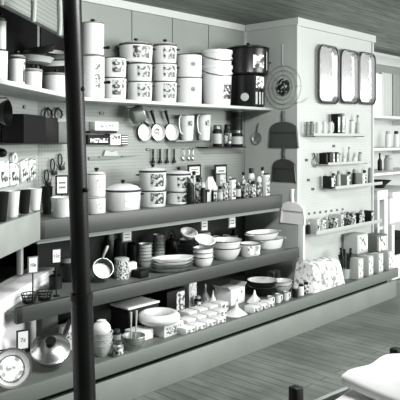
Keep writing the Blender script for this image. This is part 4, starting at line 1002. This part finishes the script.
# egg beater and small gadget hanging left of the dark packets
t = thing('egg_beater', 'small wire egg beater hanging on the pier left of the dark packets', 'egg beater', wp(315, 162, .02))
s = dep(315, WP)/F_PX; mb = MB()
for k in range(4):
    a = PI*k/4; mb.tube([(4.2*s*math.sin(q)*math.cos(a), 4.2*s*math.sin(q)*math.sin(a)*.5, -5*s*math.cos(q)) for q in [PI*i/10-PI/2*0 for i in range(11)]], .003, WIRE, 5)
mb.build('wire_loops', t); MB().tube([(0, 0, 5*s), (-2*s, 0, 9*s)], .006, IRON, 8).build('handle', t); MB().tube([(-2*s, .03, 8*s), (-2*s, -.01, 8*s)], .003, WIRE, 6).build('hook', t)
for u, v, lb in ((306.5, 160, 'small dark knob-like gadget hanging near the pier corner, upper one'), (308.5, 180, 'small dark knob-like gadget hanging near the pier corner, middle one'), (313, 189, 'small dark gadget hanging left of the third pier tray'), (334, 146, 'small grey tag on the pier above the dark packets')):
    p = wp(u, v, .006); tag(MB().box((0, .002, 0), (.035, .012, .025), MID, .004).box((0, -.006, 0), (.02, .006, .012), IRON, .002).build('small_gadget', None, p), lb, 'gadget')
# three oblong trays
def rr_poly(w, h, r, n=8):
    out = []
    for cx, cz, a0 in ((w/2-r, h/2-r, 0), (-w/2+r, h/2-r, PI/2), (-w/2+r, -h/2+r, PI), (w/2-r, -h/2+r, 1.5*PI)):
        for i in range(n+1): a = a0+PI/2*i/n; out.append((cx+r*math.cos(a), cz+r*math.sin(a)))
    return out
m_tray = mat('tray_metal', .92, .24, metal=.9); m_trim2 = mat('tray_rim', .20, .3)
for i, (u0, u1, v0, v1, nm) in enumerate(((314.5, 336, 46.5, 103.5, 'left'), (336.5, 356, 51, 103.5, 'middle'), (357.5, 375, 54, 104.5, 'right'))):
    um = (u0+u1)/2; a, b = wp(u0, v1, .03), wp(u1, v0, .03); Wd, H = (b.x-a.x)*.90, Zv(v0, dep(um, WP+.03))-Zv(v1, dep(um, WP+.03))
    c = wp(um, (v0+v1)/2, .0)
    if i == 2: c.x = min(c.x, XP-.02-Wd/2)
    t = thing('serving_tray', f'oblong metal tray with rounded corners hanging on the pier, {nm} of three', 'tray', (c.x, -WP-.004, c.z), 0, 'oblong trays hanging on the pier')
    P_in = rr_poly(Wd*.80, H*.90, Wd*.16); P_out = rr_poly(Wd, H, Wd*.22); n = len(P_in)
    mb = MB(); vs = [(x, -.006, z) for x, z in P_in]+[(x, .0, z) for x, z in P_in]+[(x, -.034, z) for x, z in P_out]+[(x*.985, -.040, z*.992) for x, z in P_out]
    fs = [tuple(range(n))]+[tuple(range(2*n-1, n-1, -1))]
    for k in range(n): j = (k+1) % n; fs += [(k, j, 3*n+j, 3*n+k), (n+k, 2*n+k, 2*n+j, n+j), (2*n+k, 3*n+k, 3*n+j, 2*n+j)]
    mb.add(vs, fs, m_tray); mb.build('tray_body', t)
    MB().tube([(x, -.037, z) for x, z in P_out], .010, m_trim2, 8, True).build('rolled_rim', t)
    MB().tube([(0, .012, H/2-.012), (0, -.045, H/2-.012), (0, -.05, H/2)], .003, WIRE, 6).build('hook', t)

# ------------------------------------------------------------------ alcove right of the pier
m_as = mat('alcove_shelf_paint', .84, .5)
xa = XP+.04
for i, (w_, v, zz, lb) in enumerate(((.45, 0, 1.80, 'pale wall shelf right of the pier, topmost of three'), (.45, 0, 1.44, 'pale wall shelf right of the pier, middle of three'), (.50, 0, 1.17, 'pale wall shelf right of the pier, lowest of three'))):
    t = thing('alcove_shelf', lb, 'shelf', (xa, 0, zz))
    MB().box((.9, -w_/2, -.015), (1.8, w_-.006, .03), m_as, .003).build('shelf_board', t)
    for q in (.1, 1.6): MB().box((q, -.1, -.06), (.02, .19, .06), m_as).build('bracket', t)
mw = bpy.data.materials.new('window_pane'); mw.use_nodes = True; bs = mw.node_tree.nodes['Principled BSDF']
bs.inputs['Base Color'].default_value = g(.9); bs.inputs['Emission Color'].default_value = (.95, 1, .97, 1); bs.inputs['Emission Strength'].default_value = 1.1
# window with day outside, and curtains beside it
wx0, wx1 = X(375, 0)-.55, X(382, .0)
mb = MB().box(((wx0+wx1)/2, -.004, 2.06), (wx1-wx0, .008, .56), mw)
struct(mb, 'window_1')
def curtain(label, u0, u1, z0, z1, m, w=.05):
    x0, x1 = X(u0, w), X(u1, w); n = 40; vs = []
    for z in (z0, z1):
        for i in range(n+1): f = i/n; vs.append((x0+(x1-x0)*f, -w-.016*math.sin(f*7*2*PI/2), z))
        for i in range(n, -1, -1): f = i/n; vs.append((x0+(x1-x0)*f, -w+.006-.016*math.sin(f*7*2*PI/2), z))
    k = 2*(n+1); fs = [(i, (i+1) % k, k+(i+1) % k, k+i) for i in range(k)]+[tuple(range(k))[::-1], tuple(range(k, 2*k))]
    return tag(MB().add(vs, fs, m).build('curtain', ang=60), label, 'curtain')
curtain('pale pleated curtain hanging right of the bright window strip', 382, 391.5, 1.803, 2.36, mat('curtain_pale', .80, .8))
curtain('grey pleated curtain at the right edge of the picture above the shelf', 393, 404, 1.803, 2.36, mat('curtain_grey', .62, .8), .06)
def al(name, label, cat, u0, u1, v, w, z, m, lm, sh): return jarlike(name, label, cat, u0, u1, v, w, z, m, lm, None, None, sh)
al('canister', 'pale canister on the middle alcove shelf beside the pier', 'canister', 385, 391, 131, .25, 1.4405, CARD, PALE, 'jar')
al('jar', 'white jar with dark lid on the middle alcove shelf at the right edge', 'jar', 393.5, 399, 131, .25, 1.4405, CARD, IRON, 'jar')
al('canister', 'plain pale canister on the lowest alcove shelf', 'canister', 384, 393, 155, .28, 1.1705, PALE, PALE, 'jar')
al('bottle', 'dark bottle on the lowest alcove shelf by the pier', 'bottle', 377.5, 382, 153, .25, 1.1705, IRON, IRON, 'bottle')
# low cabinet with an open bay, and white post
cx0, cx1 = XP+.05, X(388, .62)
t = thing('low_cabinet', 'pale low cabinet with open dark bay standing right of the pier', 'cabinet', (cx0, -.62, 0)); L = cx1-cx0; mC = mat('cabinet_paint', .86, .5)
MB().box((L/2, .27, .95), (L, .54, .10), mC, .004).build('top', t)
MB().box((.02, .27, .45), (.04, .54, .90), mC).build('side_panel', t); MB().box((L-.04, .27, .45), (.08, .54, .90), mC).build('side_panel', t)
MB().box((L/2, .53, .45), (L-.1, .02, .90), m_black).build('back_panel', t); MB().box((L/2, .27, .60), (L-.12, .50, .03), mC).build('shelf', t)
for i, u in enumerate((376,)): tag(MB().lathe([(0, 0), (.03, 0), (.032, .12), (.02, .15), (0, .15)], [PALE, IRON][i], 18).build('jar', None, (cx0+.08+.064*i, -.50, .616)), ['pale', 'dark'][i]+' plain jar inside the open cabinet bay', 'jar')
p = (X(384, .5), -.45, 1.001)
tag(MB().lathe([(0, 0), (.05, 0), (.06, .03), (.12, .08), (.125, .086), (.11, .082), (.05, .03), (0, .028)], IRON, 32).build('dark_bowl', None, p), 'dark bowl standing on the low cabinet right of the pier', 'bowl')
tag(MB().lathe([(0, 0), (.035, 0), (.04, .08), (.03, .10), (.015, .13), (0, .13)], CARD, 20).build('white_jar', None, ((cx0+cx1)/2+.06, -.22, 1.001)), 'white jar standing behind the dark bowl on the low cabinet', 'jar')
t = thing('white_counter', 'white counter at the right edge beyond the low cabinet', 'counter', (cx1+.03, -.66, 0))
MB().box((.5, .3, .94), (1.0, .6, .06), CARD, .004).build('top', t); MB().box((.5, .32, .77), (.96, .55, .28), CARD, .003).build('front_panel', t); MB().box((.03, .3, .31), (.06, .58, .62), CARD).build('side_panel', t); MB().box((.5, .32, .35), (.9, .5, .16), m_black).build('lower_bin', t)
MB().box((.5, .32, .14), (.94, .54, .26), CARD).build('base', t)

# ------------------------------------------------------------------ left wall goods
RL = Matrix.Rotation(TL, 4, 'Z')
def lthing(name, label, cat, u, v, off, group=None):
    p, t = Lw(u, v, off); return thing(name, label, cat, p, TL, group), t/F_PX, p
# ledge pails behind the front board, white and black for lit and shaded sides
for i, (u0, u1, v, m, lb) in enumerate(((-9, 9, 192, IRON, 'flared pail, dark for a shaded side, on the left ledge, cut by the frame'), (5, 20, 191, CARD, 'flared pail, white for a lit side, on the left ledge, first white one from the left'), (17, 31, 190, IRON, 'flared pail, dark for a shaded side, between the two white pails on the left ledge'), (28, 42, 188.5, CARD, 'white flared pail on the left ledge, second white one from the left'), (40, 52, 187, IRON, 'dark flared pail at the right end of the ledge row'))):
    off = .11; p, t = Lw((u0+u1)/2, 200, off); r = (u1-u0)/2*t/F_PX*.98; z0 = 1.0955
    if i == 4: z0 = zS
    h = Zv(v, t)-z0
    if i == 4: p = B(47, 200, .14); 
    rr = min(r, .085)
    mb = MB().lathe([(0, 0), (rr*.66, 0), (rr*.7, .006), (rr*.98, h-.004), (rr*1.05, h), (rr*.95, h), (rr*.64, .01), (0, .01)], m, 32)
    tag(mb.build('flared_pail', None, (p.x, p.y, z0)), lb, 'pail', 'flared pails on the left ledge')
# dark wok hanging
t, s, p = lthing('hanging_wok', 'large round dark pan hanging at the left edge under the top shelf', 'pan', 2, 113, .06)
MB().at(Rx(PI/2)).lathe([(0, -.04), (13*s*.6, -.035), (13*s, .03), (13*s*1.03, .034), (13*s*.97, .034), (13*s*.55, -.025), (0, -.03)], DARK, 40).build('pan_body', t)
MB().tube([(0, -.03, 12*s), (0, -.03, 15*s), (0, .065, 15*s)], .004, WIRE, 6).build('hook', t)
# narrow shelf with black bins
t = thing('peg_shelf', 'narrow dark shelf at left holding black bins, running into the corner', 'shelf', (CX, 0, 0), TL)
zq = Zv(143, Lw(20, 143, .12)[1])
o = MB(); lbox(o, -1.3, -.03, zq-.008, zq, -.16, -.002, IRON); o.build('shelf_board', t)
def lbin(name, label, u0, u1, v0, off, d, m, front=None):
    a, t1 = Lw(u0, 120, off); b, t2 = Lw(u1, 120, off); h = Zv(v0, (t1+t2)/2)-zq-.001; wd = (b-a).length; c = (a+b)/2
    p = thing(name, label, 'bin', (c.x, c.y, zq+.001), TL)
    MB().box((0, -d/2+.002, h/2), (wd, .004, h), m).build('front_panel', p)
    MB().box((0, d/2-.002, h/2), (wd, .004, h), m).build('back_panel', p)
    MB().box((0, 0, .003), (wd-.01, d-.01, .006), m).build('base', p)
    for sg in (-1, 1): MB().box((sg*(wd/2-.002), 0, h/2), (.004, d-.01, h), m).build('side_panel', p)
lbin('black_bin', 'wide black bin on the narrow shelf at left', 13, 36, 115, .085, .13, INK)
a = B(37, 121, .10); b_ = B(52, 121, .10)
zq2 = Zv(143, dep(55, .1))
tag(MB().box(((B(38, 0, .1).x+B(70, 0, .1).x)/2+.03, -.075, zq2-.004), (B(70, 0, .1).x-B(38, 0, .1).x-.04, .15, .008), IRON).build('peg_shelf'), 'narrow dark shelf between the corner and the iron pole', 'shelf')
carton('black_box', 'black box on the narrow shelf next to the corner', 'box', X(48, .10), -.085, zq2+.001, (.10, .12, Zv(118, dep(47, .1))-zq2), INK)
carton('grey_box', 'dark grey box on the narrow shelf against the iron pole', 'box', X(61.5, .10), -.085, zq2+.001, (.11, .12, Zv(122, dep(60, .1))-zq2), mat('box_dark_grey', .34, .5))
q, t = Lw(24, 107, .003); tag(MB().box((0, 0, 0), (.04, .008, .02), INK, .001).box((0, -.0045, 0), (.022, .001, .008), PALE).build('price_tag', None, q, TL), 'small dark price tag high on the left wall above the black bin', 'price tag')
# scissors-like dark tools near the corner
for i, (u, v, lb) in enumerate(((48, 112, 'dark tongs hanging near the corner under the top shelf, left pair'), (58, 112, 'dark tongs hanging beside the pole under the top shelf, right pair'))):
    p = B(u, v, .02); t = thing('kitchen_tongs', lb, 'tongs', p, 0, 'dark tongs'); s = dep(u, 0)/F_PX
    for sg in (-1, 1): MB().tube([(0, 0, 4*s), (sg*3.5*s, -.004, 1*s), (sg*4.5*s, -.004, -3*s), (sg*3*s, 0, -6*s)], [.006, .007, .007, .006], IRON, 8).build('arm', t)
    MB().tube([(0, .026, 4*s), (0, -.008, 4*s), (0, -.01, 5*s)], .003, WIRE, 6).build('hook', t)
# carded goods on the left wall
for i, (u0, u1, v0, v1, m, lb, rl) in enumerate(((-2, 8, 161, 187, CARD, 'white hanging packet at the left edge above the ledge', 0), (9.5, 18, 163, 185, blotch('card_print', .35, .95, 30, .42), 'printed hanging packet with round top loop above the ledge', 0), (20, 27.5, 160, 180, CARD, 'white tilted hanging packet, left one of the tilted pair', 12), (28.5, 35, 159, 179, LP2, 'pale tilted hanging packet, right one of the tilted pair', 10))):
    um = (u0+u1)/2; a, t1 = Lw(u0, v1, .02); b, t2 = Lw(u1, v0, .02); c, tc = Lw(um, (v0+v1)/2, .02); wd = Vector((b.x-a.x, b.y-a.y)).length*.95; hh = (v1-v0)*tc/F_PX
    t = thing('hanging_packet', lb, 'packet', c, TL, 'packets hanging on the left wall')
    MB().at(Ry(R(-rl))).box((0, 0, 0), (wd, .018, hh), m, .003).box((0, -.0095, -hh*.1), (wd*.7, .001, hh*.4), PACK2).build('packet_card', t)
    MB().tube([(0, .03, hh*.46), (0, -.02, hh*.46), (0, -.022, hh*.52)], .003, WIRE, 6).build('hook', t)
    if i == 1: MB().at(T((0, -.004, hh/2+.03)) @ Rx(PI/2)).ring(.028, .009, CARD, 0, 24, ts=8).build('top_loop', t)
t, s, p = lthing('round_brush', 'round dark brush hanging at the left edge above the packets', 'brush', 2, 153, .03); MB().ball((0, 0, 0), 5*s, IRON, 16, .9).build('bristles', t); MB().tube([(0, .035, 5*s), (0, 0, 4*s)], .006, PALE, 8).build('handle', t)
# can openers with looped handles
for i, (u, v, lb) in enumerate(((46.5, 176, 'dark tin opener with open loop handle, lowest of three near the corner'), (52.5, 165, 'dark tin opener with open loop handle, middle of three near the corner'), (60, 160, 'dark tin opener with open loop handle, beside the pole'))):
    p = B(u, v, .02); s = dep(u, 0)/F_PX; t = thing('tin_opener', lb, 'tin opener', p, 0, 'tin openers hanging near the corner')
    MB().at(Rx(PI/2)).ring(1.0, .005/1, IRON, 0, 20, 2.3*s, 6*s, 8).build('loop_handle', t)
    MB().box((2.6*s, -.002, -8*s), (5*s, .016, 4*s), IRON, .003).build('cutter', t); MB().tube([(4.5*s, -.002, -6*s), (5.8*s, -.004, -2*s)], .004, WIRE, 8).build('lever', t)
    MB().tube([(0, .026, 5.4*s), (0, -.01, 5.4*s), (0, -.012, 6.4*s)], .003, WIRE, 6).build('hook', t)

# ------------------------------------------------------------------ foreground: open bin with folded towels
def cpt(u, v, z):
    Y = (EYE-z)*F_PX/(v-HOR); return Vector((Y*(CA+SA*(u-200)/F_PX), -DIST+Y*(SA-CA*(u-200)/F_PX), z))
A, Bc = cpt(296, 396, .74), cpt(396, 356, .74)
e = (Bc-A); e.z = 0; Lb = e.length; e.normalize(); ang = math.atan2(e.y, e.x)
t = thing('display_bin', 'open wooden display bin in the right foreground holding folded white towels', 'bin', (A.x, A.y, 0), ang)
dpt = .55; mB = mat('bin_wood', .62, .5, var=.05, scale=12)
for x_, y_ in ((0, 0), (Lb, 0), (0, -dpt), (Lb, -dpt)): MB().box((x_, y_, .385), (.035, .035, .77), IRON, .004).build('post', t)
for y_ in (0, -dpt): MB().box((Lb/2, y_, .60), (Lb-.035, .018, .20), mB, .002).build('side_rail', t)
for x_ in (0, Lb): MB().box((x_, -dpt/2, .60), (.018, dpt-.035, .20), mB, .002).build('end_rail', t)
MB().box((Lb/2, -dpt/2, .51), (Lb-.02, dpt-.02, .02), mB).build('bottom', t)
M0 = Matrix.Translation((A.x, A.y, 0)) @ Rz(ang)
m_tw = mat('towel_cotton', .93, .9, var=.02, scale=6)
for i in range(4):
    wv = Lb*(.92, .84, .74, .63)[i]; dd = dpt*.86; thk = .05
    n = 24; vs = []; prof = [(q, .5+.5*math.cos(PI*q/1.0)) for q in (0,)]
    mb = MB(); mb.box((0, 0, thk/2), (wv, dd, thk), m_tw, .024)
    # soften: sag and waviness
    vv = []
    bm = bmesh.new(); me = bpy.data.meshes.new('x'); me.from_pydata(mb.v, [], mb.f); bm.from_mesh(me); bpy.data.meshes.remove(me)
    bmesh.ops.subdivide_edges(bm, edges=[e_ for e_ in bm.edges if e_.calc_length() > .1], cuts=10, use_grid_fill=True); bm.verts.index_update()
    for v in bm.verts:
        v.co.z += .010*math.sin(v.co.x*22+i*1.7)*math.cos(v.co.y*9+i)-.02*(abs(v.co.x)/(wv/2))**3*(v.co.z/thk)
        v.co.y += .008*math.sin(v.co.x*30+i*2)
    mb.v = [tuple(v.co) for v in bm.verts]; mb.f = [[v.index for v in f.verts] for f in bm.faces]; mb.m = [0]*len(mb.f); bm.free()
    c = M0 @ Vector((Lb-.03-wv/2, -dpt*.5, .545+i*.063))
    tag(mb.build('folded_towel', None, c, ang+R(1*((i*5) % 3-1)), ang=80), ['lowest', 'second lowest', 'second highest', 'topmost'][i]+' folded white towel in the foreground bin', 'towel', 'folded white towels')
# ------------------------------------------------------------------ light and camera
w = bpy.data.worlds.new('World'); SC.world = w; w.use_nodes = True
bg = w.node_tree.nodes['Background']; bg.inputs[0].default_value = (.985, 1, .985, 1); bg.inputs[1].default_value = .18
def area(name, loc, target, sx, sy, e):
    l = bpy.data.lights.new(name, 'AREA'); l.shape = 'RECTANGLE'; l.size = sx; l.size_y = sy; l.energy = e
    o = bpy.data.objects.new(name, l); COL.objects.link(o); o.location = loc
    o.rotation_euler = (Vector(target)-Vector(loc)).to_track_quat('-Z', 'Y').to_euler(); return o
area('shop_window_light', (6.0, -5.6, 1.9), (4.2, -.3, 1.1), 3.4, 1.6, 330)
area('tray_fill_light', (10.3, -3.6, 1.45), (4.0, -2.6, 1.2), 3.6, 1.8, 90)  # unseen light added to brighten the oblong trays and the left wall
area('ceiling_lamp_light', (2.7, -2.5, 2.56), (2.9, -1.0, 1.0), 1.3, .5, 130)
cam = bpy.data.cameras.new('Camera'); co = bpy.data.objects.new('Camera', cam); COL.objects.link(co)
co.location = (0, -DIST, EYE); co.rotation_euler = (PI/2, 0, -math.atan2(CA, SA))
cam.sensor_width = 36; cam.lens = 36*F_PX/400; cam.shift_y = -(200-HOR)/400
cam.clip_start = .05
SC.camera = co
vs = SC.view_settings
SC.display_settings.display_device = 'sRGB'
vs.view_transform = 'Standard'; vs.look = 'None'; vs.gamma = 1; vs.exposure = 0.1; vs.use_curve_mapping = False
